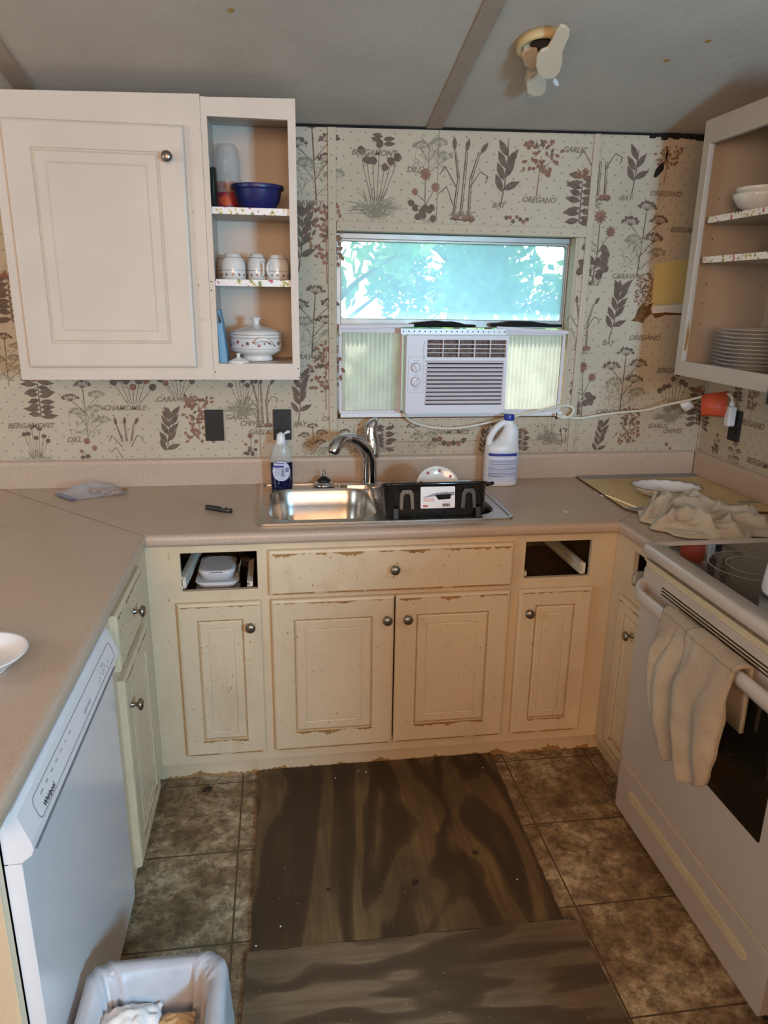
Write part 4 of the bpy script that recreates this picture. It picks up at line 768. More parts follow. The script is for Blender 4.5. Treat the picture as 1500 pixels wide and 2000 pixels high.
disc_card('lampw', [(1034, 148), (1046, 140), (1062, 152), (1068, 160), (1066, 178), (1058, 188), (1042, 190), (1030, 182), (1029, 165)], .10, .03, 'lamp_socket')
disc_card('white', [(1031, 184), (1037, 182), (1039, 190), (1033, 192)], .105, .006, 'broken_glass'); disc_card('white', [(1082, 152), (1090, 160), (1093, 168), (1086, 170), (1080, 162)], .09, .006, 'broken_glass')
# ---------------------------------------------------------------- things by the sink
def ell(q, prof, c, n=32, sx=1, sy=1, **k): q.lathe(prof, c, n, sx, sy, **k)
c = at(551, 954, 'z', ZT+.0046); sb = thing('dish_soap_bottle', 'clear squeeze bottle half full of dark blue dish soap', 'bottle', (c.x, -.105, ZT+.0046)); cx, cy, cz = c.x, -.105, ZT+.0047
q = MB(); q.m('liquid'); sx, sy = 1, .55
ell(q, [(.0375, 0), (.0395, .004), (.0405, .02), (.0412, .075), (.0415, .100), (.040, .1015)], (cx, cy, cz), 36, sx, sy); q.build('soap', sb)
q = MB(); q.m('clear'); ell(q, [(.0418, .1016), (.041, .110), (.037, .135), (.030, .158), (.022, .174), (.016, .182), (.0145, .186)], (cx, cy, cz), 36, sx, sy, cap0=False, cap1=False); q.build('bottle', sb)
q = MB(); q.m('white'); ell(q, [(.0235, .168), (.0165, .180), (.0165, .192), (.0150, .196), (.0145, .206), (.009, .209), (.004, .214)], (cx, cy, cz), 24, 1, .85); q.tube([(cx+.012, cy, cz+.207), (cx+.026, cy, cz+.215), (cx+.034, cy, cz+.214)], [.003, .006, .005], 8); q.build('cap', sb)
def label_on(parent, cx, cy, r, sx, sy, a0, a1, z0, z1, mat, name, oval=False, off=.0007):
    q = MB(); q.m(mat); n = 18; rr = []
    for i in range(n+1):
        t = i/n; a = rad(a0+(a1-a0)*t); zz0, zz1 = z0, z1
        if oval: h = math.sqrt(max(0, 1-(2*t-1)**2)); m_ = (z0+z1)/2; zz0, zz1 = m_-(z1-z0)/2*h, m_+(z1-z0)/2*h
        rr.append([(cx+(r+off)*sx*cos(a), cy+(r+off)*sy*sin(a), zz0), (cx+(r+off)*sx*cos(a), cy+(r+off)*sy*sin(a), zz1+.0001)])
    q.loft(rr, False, False, False, True); return q.build(name, parent, recalc=False)
lb = label_on(sb, cx, cy, .0422, 1, .55, 218, 318, cz+.032, cz+.106, 'label', 'label', True)
for k, (a0, a1, z0, z1, mt) in enumerate([(226, 282, .084, .091, 'lblue'), (232, 262, .0795, .0815, 'lgrey'), (232, 262, .075, .0765, 'lgrey'), (232, 262, .070, .0715, 'lgrey'), (232, 262, .065, .0665, 'lgrey'), (232, 262, .059, .0605, 'lgrey'), (232, 262, .053, .0545, 'lgrey'), (266, 284, .048, .080, 'lgrey'), (288, 308, .066, .083, 'lgrey'), (290, 306, .068, .070, 'lblue'), (290, 306, .073, .0745, 'lblue'), (290, 306, .078, .0795, 'lblue'), (244, 290, .040, .0415, 'lgrey'), (246, 284, .098, .101, 'lblue')]):
    label_on(lb, cx, cy, .0422, 1, .55, a0, a1, cz+z0, cz+z1, mt, 'label_print', off=.0012)
# bleach jug
cx, cy = .638, -.098; cz = ZT+.001; bj = thing('bleach_jug', 'white plastic bleach jug with blue cap and blue printed label', 'jug', (cx, cy, cz))
q = MB(); q.m('white'); sect = [(.062, 0, 0), (.0655, 0, .004), (.066, 0, .02), (.066, 0, .135), (.0655, 0, .150), (.062, .001, .165), (.057, .004, .180), (.0, .0, 0)]
def ring(cx_, cy_, z, rx, ry, n=32, p=2.6): return [(cx_+rx*math.copysign(abs(cos(2*pi*j/n))**(2/p), cos(2*pi*j/n)), cy_+ry*math.copysign(abs(sin(2*pi*j/n))**(2/p), sin(2*pi*j/n)), z) for j in range(n)]
rr = [ring(cx, cy, cz+z, r, r*.72) for r, z in ((.062, 0), (.0665, .005), (.0672, .02), (.0672, .130), (.0665, .146), (.063, .158))]
rr += [ring(cx+dx, cy, cz+z, rx, ry, 32, 2.2) for dx, rx, ry, z in ((.010, .053, .043, .166), (.020, .043, .038, .178), (.026, .037, .034, .195), (.030, .032, .030, .212), (.030, .027, .026, .228), (.026, .021, .021, .240), (.022, .0175, .0175, .250), (.022, .0165, .0165, .258))]
q.loft(rr); q.build('body', bj)
q = MB(); q.m('white'); hp = catmull([(cx+.014, cy, cz+.246), (cx-.006, cy, cz+.240), (cx-.028, cy, cz+.222), (cx-.045, cy, cz+.196), (cx-.053, cy, cz+.172), (cx-.050, cy, cz+.150)], 6); q.tube(hp, [(.012+.002*sin(i/31*pi), .013) for i in range(len(hp))], 14); q.build('handle', bj)
q = MB(); q.m('bluecap'); ell(q, [(.0195, .254), (.0200, .257), (.0200, .274), (.0185, .277), (.002, .277)], (cx+.022, cy, cz), 30); q.build('cap', bj)
def jlabel(parent, x0, x1, z0, z1, mat, name, off):
    q = MB(); q.m(mat); rr = []; n = 14
    for i in range(n+1):
        u = x0+(x1-x0)*i/n; c_ = u/.0672; s_ = -(max(0, 1-abs(c_)**2.6))**(1/2.6); rr.append([(cx+u*(1+off/.07), cy+.0672*.72*s_-off, cz+z0), (cx+u*(1+off/.07), cy+.0672*.72*s_-off, cz+z1)])
    q.loft(rr, False, False, False, True); return q.build(name, parent, recalc=False)
jl = jlabel(bj, -.0665, .0665, .018, .137, 'label', 'label', .0006)
for x0, x1, z0, z1, mt in [(-.060, .048, .121, .131, 'lblue'), (-.058, .046, .110, .113, 'lwhite')]+[(-.058, .046, .110-.011*k, .1116-.011*k, 'lblue') for k in range(1, 3)]+[(-.058, .046, .070, .0716, 'lblue'), (-.058, .044, .052, .0536, 'lblue'), (-.058, .044, .046, .0474, 'lblue'), (-.058, -.01, .040, .0412, 'lblue'), (.049, .050, .022, .131, 'lblue')]+[(-.058, .042-.006*(k % 3), .1045-.0042*k, .1057-.0042*k, 'lgrey') for k in range(17) if k not in (1, 4, 8, 12)]:
    jlabel(jl, x0, x1, z0, z1, mt, 'label_print', .0012)
# dish rack standing over the right bowl
dk = thing('dish_rack', 'black plastic dish rack with a paper label standing over the right sink bowl', 'dish rack', (.29, -.41, ZT))
RT = Matrix.Translation((0, -.560, ZT+.009)) @ Matrix.Rotation(rad(-17), 4, 'X') @ Matrix.Translation((0, .560, -ZT-.009))
q = MB(); q.M = RT; q.m('black'); Zb = ZT+.012; Zt = ZT+.128; Y0 = -.560; Y1 = -.250
def rk(x0, y0, x1, y1, r, z, tz=0): return [(x, y, z) for x, y in rrect(x0, y0, x1, y1, r, 6)]
q.loft([rk(.128, Y0+.03, .448, Y1-.02, .03, Zb), rk(.120, Y0+.014, .456, Y1-.01, .035, Zb+.02), rk(.112, Y0, .464, Y1, .04, Zt-.012), rk(.106, Y0-.006, .470, Y1+.006, .045, Zt-.008), rk(.106, Y0-.006, .470, Y1+.006, .045, Zt), rk(.116, Y0+.004, .460, Y1-.004, .038, Zt-.001), rk(.124, Y0+.018, .452, Y1-.014, .032, Zb+.022), rk(.132, Y0+.034, .444, Y1-.024, .028, Zb+.004)], True, True, True, True); q.build('basin', dk)
for x in (.140, .418):
    q = MB(); q.M = RT; q.m('mblack'); q.box((x, Y0+.004, ZT+.0082), (x+.018, Y0+.03, ZT+.045)); q.build('foot', dk, bevel=.002)
q = MB(); q.M = RT; q.m('mblack'); q.tube([(.468, Y0+.10, Zt-.010), (.486, Y0+.10, Zt-.006), (.486, Y0+.03, Zt-.006), (.466, Y0+.03, Zt-.010)], .006, 8); q.build('side_handle', dk)
TL = RT @ Matrix.Translation((.290, Y0+.0045, ZT+.078)) @ Matrix.Rotation(rad(9.3), 4, 'X') @ FY
q = MB(); q.m('lwhite'); q.plate(rrect(-.058, -.036, .058, .036, .003), [], .0005, .0012, TL); q.m('lred'); q.plate(rrect(-.048, -.013, -.012, -.003, .0045), [rrect(-.0468, -.0118, -.0132, -.0042, .004)], .0012, .0015, TL); q.text('Rubbermaid', .0058, TL @ Matrix.Translation((-.030, -.008, .0014)), bold=.0001)
q.m('lred'); q.plate(rect(-.050, -.031, -.034, -.025), [], .0012, .0015, TL)
q.m('dark'); q.plate([(-.010, .008), (.046, .011), (.042, -.006), (.002, -.008)], [], .0012, .0015, TL); q.m('lgrey'); q.plate([(-.055, -.001), (-.012, .004), (.056, .006), (.056, .018), (-.012, .014)], [], .0011, .00125, TL)
for k in range(4): q.m('dark'); q.plate(rect(.0+.010*k, .009, .0015+.010*k, .018+.002*(k % 2)), [], .0012, .0015, TL)
for k in range(12): q.m('dark'); q.plate(rect(.015+.0022*k, -.031, .016+.0022*k+(k % 3)*.0004, -.021), [], .0012, .0015, TL)
q.m('lgrey'); q.text('SMALL DISH DRAINER', .0035, TL @ Matrix.Translation((.030, -.016, .0013))); q.build('label', dk)
for x in (.186, .395):
    q = MB(); q.m('chrome'); T = RT @ Matrix.Translation((x, Y0+.0050, ZT+.074)) @ Matrix.Rotation(rad(9.3), 4, 'X') @ FY
    o_ = [(-.026, -.034), (-.024, .018), (-.016, .032), (.016, .032), (.024, .018), (.026, -.034)]; i_ = [(-.013, -.034), (-.010, .012), (-.005, .018), (.005, .018), (.010, .012), (.013, -.034)]
    q.loft([[(a, b, .0004) for a, b in o_], [(a*.93, b*.96+.0008, .004) for a, b in o_], [(a*1.1, b*1.02, .004) for a, b in i_], [(a, b, .0004) for a, b in i_]], False, False, False, False); q.v = [T @ V(p) for p in q.v]; q.build('cutlery_slot', dk)
pl = thing('china_plate', 'white china plate leaning in the black dish rack', 'plate', (.345, -.33, ZT+.02)); q = MB(); q.m('china'); q.M = Matrix.Translation((.330, -.345, ZT+.052)) @ Matrix.Rotation(rad(62), 4, 'X')
q.lathe([(.045, 0), (.05, .003), (.075, .012), (.080, .016), (.079, .018), (.072, .015), (.048, .006), (.002, .004)], n=40); q.build('plate', pl); 
for k in range(9): q = MB(); q.m('chinarose'); q.M = Matrix.Translation((.330, -.345, ZT+.052)) @ Matrix.Rotation(rad(62), 4, 'X') @ Matrix.Rotation(k*2*pi/9, 4, 'Z') @ Matrix.Translation((.064, 0, .0128)); q.poly([(-.006, -.003, 0), (.006, -.004, .001), (.004, .006, .001), (-.005, .004, 0)]); q.build('rose_print', pl)
# ---------------------------------------------------------------- on the left counter
a, b = at(403, 989, 'z', ZT+.010), at(452, 997, 'z', ZT+.010); kn = thing('folding_knife', 'small black folding pocket knife lying on the left counter', 'knife', (a+b)/2)
d = (b-a); L = d.length; TK = Matrix.Translation(a) @ Matrix.Rotation(math.atan2(d.y, d.x), 4, 'Z')
q = MB(); q.m('mblack'); q.M = TK; q.plate([(0, -.007), (L*.62, -.009), (L, -.006), (L, .006), (L*.5, .008), (0, .007)], [], -.009, -.002); q.plate([(0, -.007), (L*.62, -.009), (L, -.006), (L, .006), (L*.5, .008), (0, .007)], [], .001, .005); q.build('handle', kn, bevel=.001)
q = MB(); q.m('steel'); q.M = TK; q.box((L*.05, -.005, -.002), (L*.98, .006, .001)); q.build('blade', kn)
q = MB(); q.m('chrome'); q.M = TK; q.lathe([(.0035, .005), (.0035, .0065)], (L*.72, 0, 0), 12); q.lathe([(.003, .005), (.003, .0065)], (L*.9, 0, 0), 12); q.box((L*.66, -.008, .005), (L*.70, .008, .0062)); q.build('rivet', kn)
zb_ = thing('zip_bag', 'crumpled clear zip bag with a food scrap by the backsplash', 'bag', at(180, 962, 'z', ZT+.001))
cor = [at(108, 964, 'z', ZT+.004), at(133, 980, 'z', ZT+.004), at(250, 965, 'z', ZT+.004), at(222, 938, 'z', ZT+.02)]
cor = [V((-1.035, -.13, 0)), V((-.955, -.215, 0)), V((-.775, -.135, 0)), V((-.835, -.045, 0))]
q = MB(); rr = []; n1, n2 = 22, 12
for i in range(n1+1):
    row = []
    for j in range(n2+1):
        u, v = i/n1, j/n2; p = cor[0]*(1-u)*(1-v)+cor[1]*(1-u)*v+cor[2]*u*v+cor[3]*u*(1-v); e_ = sin(pi*u)**.6*sin(pi*v)**.6
        h = .005+e_*(.042+.026*noise.noise(V((u*5, v*4, 3))))+.004*abs(noise.noise(V((u*14, v*11, 8)))); row.append((p.x, p.y, ZT+h))
    rr.append(row)
q.m('film'); q.loft(rr, False, False, False, True); q.loft([[(x, y, ZT+.002) for x, y, z in row] for row in rr], False, False, False, True); q.build('bag_film', zb_, recalc=False)
q = MB(); q.m('navy'); q.plate([(cor[0].x+.002, cor[0].y), (cor[1].x, cor[1].y+.002), (cor[1].x+.022, cor[1].y+.012), (cor[0].x+.024, cor[0].y+.010)], [], ZT+.0045, ZT+.0065); q.build('zip_strip', zb_)
q = MB(); q.m('food'); R = random.Random(5)
for k in range(9): x, y = -.905+.014*k+R.uniform(-.01, .01), -.118+R.uniform(-.018, .018); s_ = R.uniform(.008, .014); q.lathe([(s_*.4, 0), (s_, s_*.4), (s_*.8, s_), (s_*.2, s_*1.2)], (x, y, ZT+.0025), 8, R.uniform(.8, 1.4), 1)
tag(q.build('food_scrap'), 'brown dried food scrap inside the zip bag', 'food')
c = (-.815, -1.435); sd = thing('shallow_dish', 'shallow white plastic dish on the left counter at the picture edge', 'dish', (c[0], c[1], ZT+.001)); q = MB(); q.m('white')
q.lathe([(.052, 0), (.054, .004), (.050, .004), (.055, .005), (.080, .024), (.090, .034), (.0925, .035), (.091, .0375), (.086, .034), (.074, .022), (.056, .008), (.003, .007)], (c[0], c[1], ZT+.001), 48); q.build('dish', sd)
# ---------------------------------------------------------------- right counter
kd = thing('cardboard_sheet', 'flat cardboard sheet edged with grey tape covering the corner of the counter', 'cardboard', (1.25, -.3, ZT+.001))
P4 = [(.985, -.035), (1.500, -.028), (1.500, -.600), (1.325, -.560), (1.02, -.575), (.97, -.505)]
q = MB(); q.m('card'); q.plate(P4, [], ZT+.008, ZT+.0085); q.m('cardd'); q.plate([(x, y) for x, y in P4], [], ZT+.001, ZT+.008); q.build('card', kd)
for pts_ in ([(.984, -.030), (1.500, -.026), (1.500, -.082), (.992, -.090)], [(.968, -.50), (1.035, -.50), (1.06, -.530), (1.015, -.578), (.968, -.51)], [(1.43, -.455), (1.5, -.455), (1.5, -.485), (1.42, -.48)]):
    q = MB(); q.m('duct'); q.plate(pts_, [], ZT+.0086, ZT+.0092); q.build('tape', kd)
c = at(1300, 958, 'z', ZT+.03); fd = thing('fluted_dish', 'white oval china dish with scalloped gold rim on the cardboard', 'dish', (c.x, c.y, ZT+.0095)); q = MB(); q.m('china'); rr = []
an = rad(-14)
def scal(r, z, dz=0):
    out = []
    for j in range(96):
        a = 2*pi*j/96; k = 1+.035*abs(sin(a*8)) if r > .06 else 1; x = r*1.12*k*cos(a); y = r*.84*k*sin(a); out.append((c.x+x*cos(an)-y*sin(an), c.y+x*sin(an)+y*cos(an), ZT+.0095+z+(.003*abs(sin(a*8)) if r > .09 else 0)))
    return out
q.loft([scal(.058, 0), scal(.062, .003), scal(.085, .014), scal(.105, .030), scal(.112, .036), scal(.111, .0385), scal(.103, .032), scal(.082, .017), scal(.058, .007), scal(.003, .006)]); q.build('dish', fd)
q = MB(); q.m('gold'); q.loft([scal(.1125, .0355), scal(.1138, .0372), scal(.1125, .0392), scal(.1105, .0385)], True, False, False); q.build('gold_rim', fd)
# crumpled towel
ct_ = thing('crumpled_towel', 'crumpled cream terry towel beside the fluted dish', 'towel', (1.18, -.68, ZT+.001))
q = MB(); q.m('rag'); n1, n2 = 110, 80; rr = []; ca = [V((.985, -.70, 0)), V((1.05, -.885, 0)), V((1.34, -.83, 0)), V((1.36, -.52, 0)), V((1.20, -.42, 0)), V((1.02, -.52, 0))]
for i in range(n1+1):
    row = []
    for j in range(n2+1):
        u, v = i/n1, j/n2; x = .990+.38*u; lo = -.80-.075*sin(pi*min(1, u*1.15))+.035*noise.noise(V((u*7, 1, 2)))+.06*max(0, u-.8); hi = -.56+.13*sin(pi*min(1, max(0, u*1.1-.02)))-.16*max(0, u-.62)/.38+.02*noise.noise(V((u*6, 4, 1)))
        x += .03*noise.noise(V((v*5, 7, 2)))-.03*sin(pi*v)*(1-u); y = lo+(hi-lo)*v
        e_ = min(1, 5*min(u, 1-u))**.7*min(1, 5*min(v, 1-v))**.7
        fold = (1-abs(noise.noise(V((u*2.6+v*.6+1.7, v*5.2-u*1.6, 0.3)))*2.2)); fold = max(0, fold)**2
        f2 = max(0, 1-abs(noise.noise(V((u*6+4, v*8+u*2, 5)))*3))
        h = .004+.006*e_+e_*(.056*fold*(1-.55*u)+.018*f2)+.012*e_*sin(pi*v); onc = 1 if y > -.57 else max(0, 1+(y+.57)/.03); row.append((x, y, ZT+h+.010*onc+.001))
    rr.append(row)
q.loft(rr, False, False, False, True); q.build('towel', ct_, recalc=False, solid=.004)
# canister on the cooktop
cn = thing('canister', 'white rounded canister standing on the black cooktop', 'canister', (0.994, -1.322, .937)); q = MB(); q.m('white'); q.lathe([(.048, .0), (.058, .004), (.062, .014), (.060, .04), (.052, .125), (.050, .13), (.0, .132)], (0.994, -1.322, .9372), 36); q.build('body', cn)
# towel over the oven handle
ot = thing('hand_towel', 'beige terry hand towel draped over the oven door handle', 'towel', (.80, -1.25, .82))
def towel_sheet(ys, yb, z1, xoff, seed, n1=44, n2=60):
    """front sheet: top along the handle from ys[0] to ys[1], bottom between yb[0], yb[1]"""
    rr = []
    for i in range(n1+1):
        u = i/n1; row = []
        for j in range(n2+1):
            v = j/n2; t_ = v**2.4; y = (ys[0]+(ys[1]-ys[0])*u)*(1-t_)+(yb[0]+(yb[1]-yb[0])*u)*t_
            zb2 = z1-.034*sin(pi*u)**.6+.02; z = .822-(.822-zb2)*v
            bul = sin(pi*u)**.5*.034*min(1, v*3)*(1+.25*sin(v*3)); f = .015*sin(u*10+seed+1.5*sin(v*3))*min(1, v*2.5)
            row.append((xoff-bul-f*.8-.004*noise.noise(V((u*6, v*6, seed))), y+.004*noise.noise(V((u*4, v*7, seed+5))), z))
        rr.append(row)
    return rr
q = MB(); q.m('towel')
for ys, yb, z1, xo, sd_ in (((-1.135, -1.30), (-1.215, -1.335), .490, .786, 1), ((-1.265, -1.462), (-1.338, -1.448), .500, .778, 4), ((-1.13, -1.25), (-1.165, -1.27), .575, .790, 9)):
    r_ = towel_sheet(ys, yb, z1, xo, sd_); q.loft(r_, False, False, False, True)
    # over the bar and down the back
    top = []
    for row in r_:
        x0, y0, z0 = row[0]; top.append([(x0, y0, z0)]+[(.802-(.802-x0)*cos(pi*k/8), y0, .822+.012*sin(pi*k/8)) for k in range(1, 9)]+[(.822, y0, .76), (.824, y0, .66)])
    q.loft(top, False, False, False, True)
q.build('towel', ot, recalc=False, solid=.010)
# ---------------------------------------------------------------- dishes in the left cabinet
S1, S2, S3 = 1.882, 1.666, 1.399
def mug(x, y, z, r, h, ang, label, kind=0):
    t = thing('china_mug', label, 'mug', (x, y, z), 'upside-down china mugs'); q = MB(); q.m('china')
    q.lathe([(r, 0), (r*1.0, h*.3), (r*.97, h*.62), (r*.86, h*.80), (r*.66, h*.90), (r*.62, h), (r*.55, h), (r*.53, h*.93), (.002, h*.93)], (x, y, z), 32); q.build('body', t)
    q = MB(); q.m('chinaline')
    for zz in (.36, .84): rr_ = r*(1.003 if zz < .6 else .84); q.lathe([(rr_+.0004, h*zz), (rr_+.0004-(.0012 if zz > .6 else 0), h*zz+.0012)], (x, y, z), 32, cap0=False, cap1=False)
    q.m('chinarose')
    for k in range(12): a = k*2*pi/12; q.m('chinarose' if k % 2 else 'chinaline'); q.M = Matrix.Translation((x+cos(a)*(r+.0006), y+sin(a)*(r+.0006), z+h*.2)) @ Matrix.Rotation(a+pi/2, 4, 'Z') @ FY; blob(q, 0, 0, .004, 7, k)
    q.M = Matrix(); q.build('band_print', t)
    q = MB(); q.m('china'); c_, s_ = cos(ang), sin(ang); q.tube(catmull([(x+c_*r*.9, y+s_*r*.9, z+h*.62), (x+c_*r*1.35, y+s_*r*1.35, z+h*.66), (x+c_*r*1.55, y+s_*r*1.55, z+h*.42), (x+c_*r*1.3, y+s_*r*1.3, z+h*.2), (x+c_*r*.95, y+s_*r*.95, z+h*.16)], 5), .0042, 8); q.build('handle', t)
mug(-.359, -.225, S2+.0005, .040, .083, rad(115), 'upside-down china mug, frontmost of the pair at the left of the middle shelf')
mug(-.388, -.130, S2+.0005, .032, .083, rad(100), 'upside-down china mug in the shade at the far left of the middle shelf')
mug(-.283, -.165, S2+.0005, .035, .086, rad(-65), 'upside-down china mug in the middle of the row on the middle shelf')
mug(-.214, -.19, S2+.0005, .038, .083, rad(-125), 'upside-down china mug at the right end of the middle shelf')
bw = thing('plastic_bowl', 'navy blue plastic bowl on the top shelf of the open cabinet', 'bowl', (-.272, -.20, S1)); q = MB(); q.m('blue'); q.lathe([(.048, 0), (.052, .003), (.070, .030), (.076, .058), (.078, .066), (.084, .069), (.084, .075), (.078, .077), (.074, .070), (.066, .034), (.048, .008), (.002, .006)], (-.272, -.20, S1+.0005), 40); q.build('bowl', bw)
q = MB(); q.m('blue'); q.lathe([(.0845, .066), (.0855, .072), (.0845, .077)], (-.272, -.20, S1+.0005), 40, cap0=False, cap1=False); q.build('rim', bw)
cs = thing('plastic_cup', 'tall clear plastic cup stack with red and pink print behind the navy bowl', 'cup', (-.358, -.13, S1)); q = MB(); q.m('clear'); X, Y = -.370, -.112
q.lathe([(.034, 0), (.036, .004), (.043, .10), (.043, .105), (.0405, .107), (.0405, .15), (.035, .195), (.028, .21), (.003, .212)], (X, Y, S1+.0005), 36); q.build('cup', cs)
lb_ = label_on(cs, X, Y, .0395, 1, 1, 200, 330, S1+.018, S1+.095, 'redp', 'print'); label_on(lb_, X, Y, .039, 1, 1, 225, 290, S1+.022, S1+.050, 'red', 'print_patch', True, off=.002)
gt = thing('tumbler', 'dark green tumbler at the left end of the top shelf', 'tumbler', (-.408, -.23, S1)); q = MB(); q.m('green'); q.lathe([(.008, 0), (.0095, .004), (.0098, .115), (.009, .12), (.0085, .12), (.008, .01), (.001, .008)], (-.408, -.23, S1+.0005), 24, 1, 3.5); q.build('tumbler', gt)
X, Y, Z = -.293, -.165, S3+.0008; cd_ = thing('casserole_dish', 'white china covered casserole with floral band on the bottom shelf', 'casserole', (X, Y, Z))
q = MB(); q.m('china'); ell(q, [(.048, 0), (.052, .002), (.050, .012), (.047, .016), (.060, .022), (.082, .034), (.086, .042), (.085, .082), (.088, .086), (.086, .089), (.02, .089)], (X, Y, Z), 48, 1.06, .9); q.build('body', cd_)
ld = MB(); ld.m('china'); ell(ld, [(.088, .0895), (.089, .092), (.070, .103), (.040, .113), (.014, .118), (.010, .124), (.011, .135), (.017, .144), (.0165, .1455), (.002, .1455)], (X, Y, Z), 48, 1.06, .9); ld_ = ld.build('lid', cd_)
q = MB()
for zz, rr_ in ((.0425, .0864), (.078, .0858), (.0895, .0892)): q.m('chinaline'); ell(q, [(rr_+.0004, zz), (rr_+.0004, zz+.0012)], (X, Y, Z), 48, 1.06, .9, cap0=False, cap1=False)
for k in range(30):
    a = k*2*pi/30; q.m('chinarose' if k % 3 else 'chinaline'); rr_ = .0868; q.M = Matrix.Translation((X+cos(a)*rr_*1.06, Y+sin(a)*rr_*.9, Z+.060+.006*sin(k*2.1))) @ Matrix.Rotation(a+pi/2, 4, 'Z') @ FY; blob(q, 0, 0, .0035+.0025*(k % 2), 7, k)
q.M = Matrix(); q.build('floral_band', cd_)
q = MB(); q.m('china'); hx_ = X+.02; q.tube(catmull([(hx_-.022, Y-.078, Z+.062), (hx_-.018, Y-.094, Z+.072), (hx_, Y-.100, Z+.078), (hx_+.022, Y-.095, Z+.074), (hx_+.034, Y-.072, Z+.062)], 6), [(.0035, .006)]*40, 10); q.build('handle', cd_)
X, Y = -.352, -.272; sl_ = thing('sugar_bowl_cover', 'small white china cover with a knob lying in front of the casserole', 'china cover', (X, Y, S3)); q = MB(); q.m('china'); q.lathe([(.036, .0), (.038, .002), (.030, .009), (.014, .016), (.006, .019), (.005, .026), (.009, .031), (.002, .032)], (X, Y, S3+.0008), 36); q.build('lid', sl_)
q = MB(); q.m('lbag'); q.M = Matrix.Translation((-.402, -.215, S3+.0008)); q.loft([[(-.012, -.06, 0), (.014, -.06, 0), (.014, .06, 0), (-.012, .06, 0)], [(-.014, -.055, .13), (.001, -.055, .13), (.001, .055, .13), (-.014, .055, .13)], [(-.012, -.05, .172), (-.006, -.05, .172), (-.006, .05, .172), (-.012, .05, .172)]], smooth=False); q.m('green'); q.poly([(-.010, -.0570, .128), (-.0015, -.0570, .132), (-.004, -.0540, .150), (-.010, -.0535, .162)]); tag(q.build('paper_packet'), 'light blue packet standing left of the casserole', 'packet')
# ---------------------------------------------------------------- dishes in the right cabinet
PX, PY = 1.348, -.545; pz = Z0+.0345
for k in range(11):
    t = thing('dinner_plate', 'china dinner plate, '+'lowest,second lowest,third from the bottom,fourth from the bottom,fifth from the bottom,middle one,fifth from the top,fourth from the top,third from the top,second from the top,topmost'.split(',')[k]+' of the tall stack in the right cabinet', 'plate', (PX, PY, pz+.0122*k), 'stacked dinner plates in the right cabinet')
    if k == 0:
        q = MB(); q.m('china'); q.lathe([(.075, 0), (.08, .003), (.112, .012), (.133, .0165), (.134, .018), (.131, .0185), (.108, .0145), (.078, .0062), (.002, .0055)], (PX, PY, pz), 48); p0 = q.build('plate', t)
        q = MB(); q.m('chinaline'); q.lathe([(.1338, .0168), (.1345, .0176), (.1335, .0184)], (PX, PY, pz), 48, cap0=False, cap1=False); r0 = q.build('rim_line', t)
    else:
        for s_ in (p0, r0): n_ = s_.copy(); C.objects.link(n_); n_.parent = t
SZ1, SZ2 = 1.894, 1.766
def cbowl(x, y, z, r, h, label, mat='china', grp=None):
    t = thing('china_bowl', label, 'bowl', (x, y, z), grp); q = MB(); q.m(mat); q.lathe([(r*.42, 0), (r*.45, h*.04), (r*.8, h*.40), (r*.97, h*.85), (r, h), (r*.975, h), (r*.93, h*.82), (r*.74, h*.40), (r*.4, h*.12), (.002, h*.1)], (x, y, z), 44); q.build('bowl', t); return t
cbowl(1.362, -.455, SZ1+.0006, .105, .062, 'large white bowl at the front of the upper shelf, right cabinet')
cbowl(1.362, -.455, SZ1+.031, .098, .050, 'paler bowl nested inside the large white bowl on the upper shelf, right cabinet')
for k in range(4):
    cbowl(1.40, -.60, SZ2+.0006+.012*k, .085, .028, ['lowest', 'second lowest', 'third', 'topmost'][k]+' small china saucer bowl of the short stack on the lower shelf, right cabinet', grp='short stack of saucer bowls')
# ---------------------------------------------------------------- inside the left drawer hole
for k in range(3):
    z = .6225+.030*k; t = thing('food_container', 'off-white lidded food container, '+('lowest', 'middle', 'topmost')[k]+' of the stack inside the left drawer hole', 'container', (-.44, -.42, z), 'stacked food containers in the drawer hole')
    q = MB(); q.m('white'); q.loft([[(x, y, z+dz) for x, y in rrect(-.51+i_, -.52+i_, -.37-i_, -.34-i_, .03)] for i_, dz in ((.012, .0005), (.002, .022))]); q.build('tub', t); q = MB(); q.m('white'); q.loft([[(x, y, z+dz) for x, y in rrect(-.512+i_, -.522+i_, -.368-i_, -.338-i_, .03)] for i_, dz in ((0, .0225), (0, .0265), (.01, .0275), (.012, .0265))]); q.build('lid', t, bevel=.0008)
z = .7125; t = thing('food_container', 'small lidded container with a raised tab on the stack inside the left drawer hole', 'container', (-.44, -.43, z)); q = MB(); q.m('white'); q.loft([[(x, y, z+dz) for x, y in rrect(-.50+i_, -.52+i_, -.38-i_, -.36-i_, .03)] for i_, dz in ((.01, .0005), (.0, .030), (.0, .034), (.012, .036))]); q.build('tub', t); q = MB(); q.m('white'); q.box((-.46, -.53, z+.030), (-.42, -.519, z+.034)); q.build('tab', t, bevel=.001)
t = thing('baking_tray', 'rounded metal tray leaning inside the left drawer hole', 'tray', (-.34, -.40, .63)); q = MB(); q.m('nickel'); q.M = Matrix.Translation((-.333, -.40, .7225)) @ Matrix.Rotation(rad(90), 4, 'X') @ Matrix.Rotation(rad(60), 4, 'Y'); q.lathe([(.075, 0), (.090, .012), (.096, .013), (.096, .015), (.088, .014), (.072, .003), (.002, .003)], n=40); q.build('tray', t)
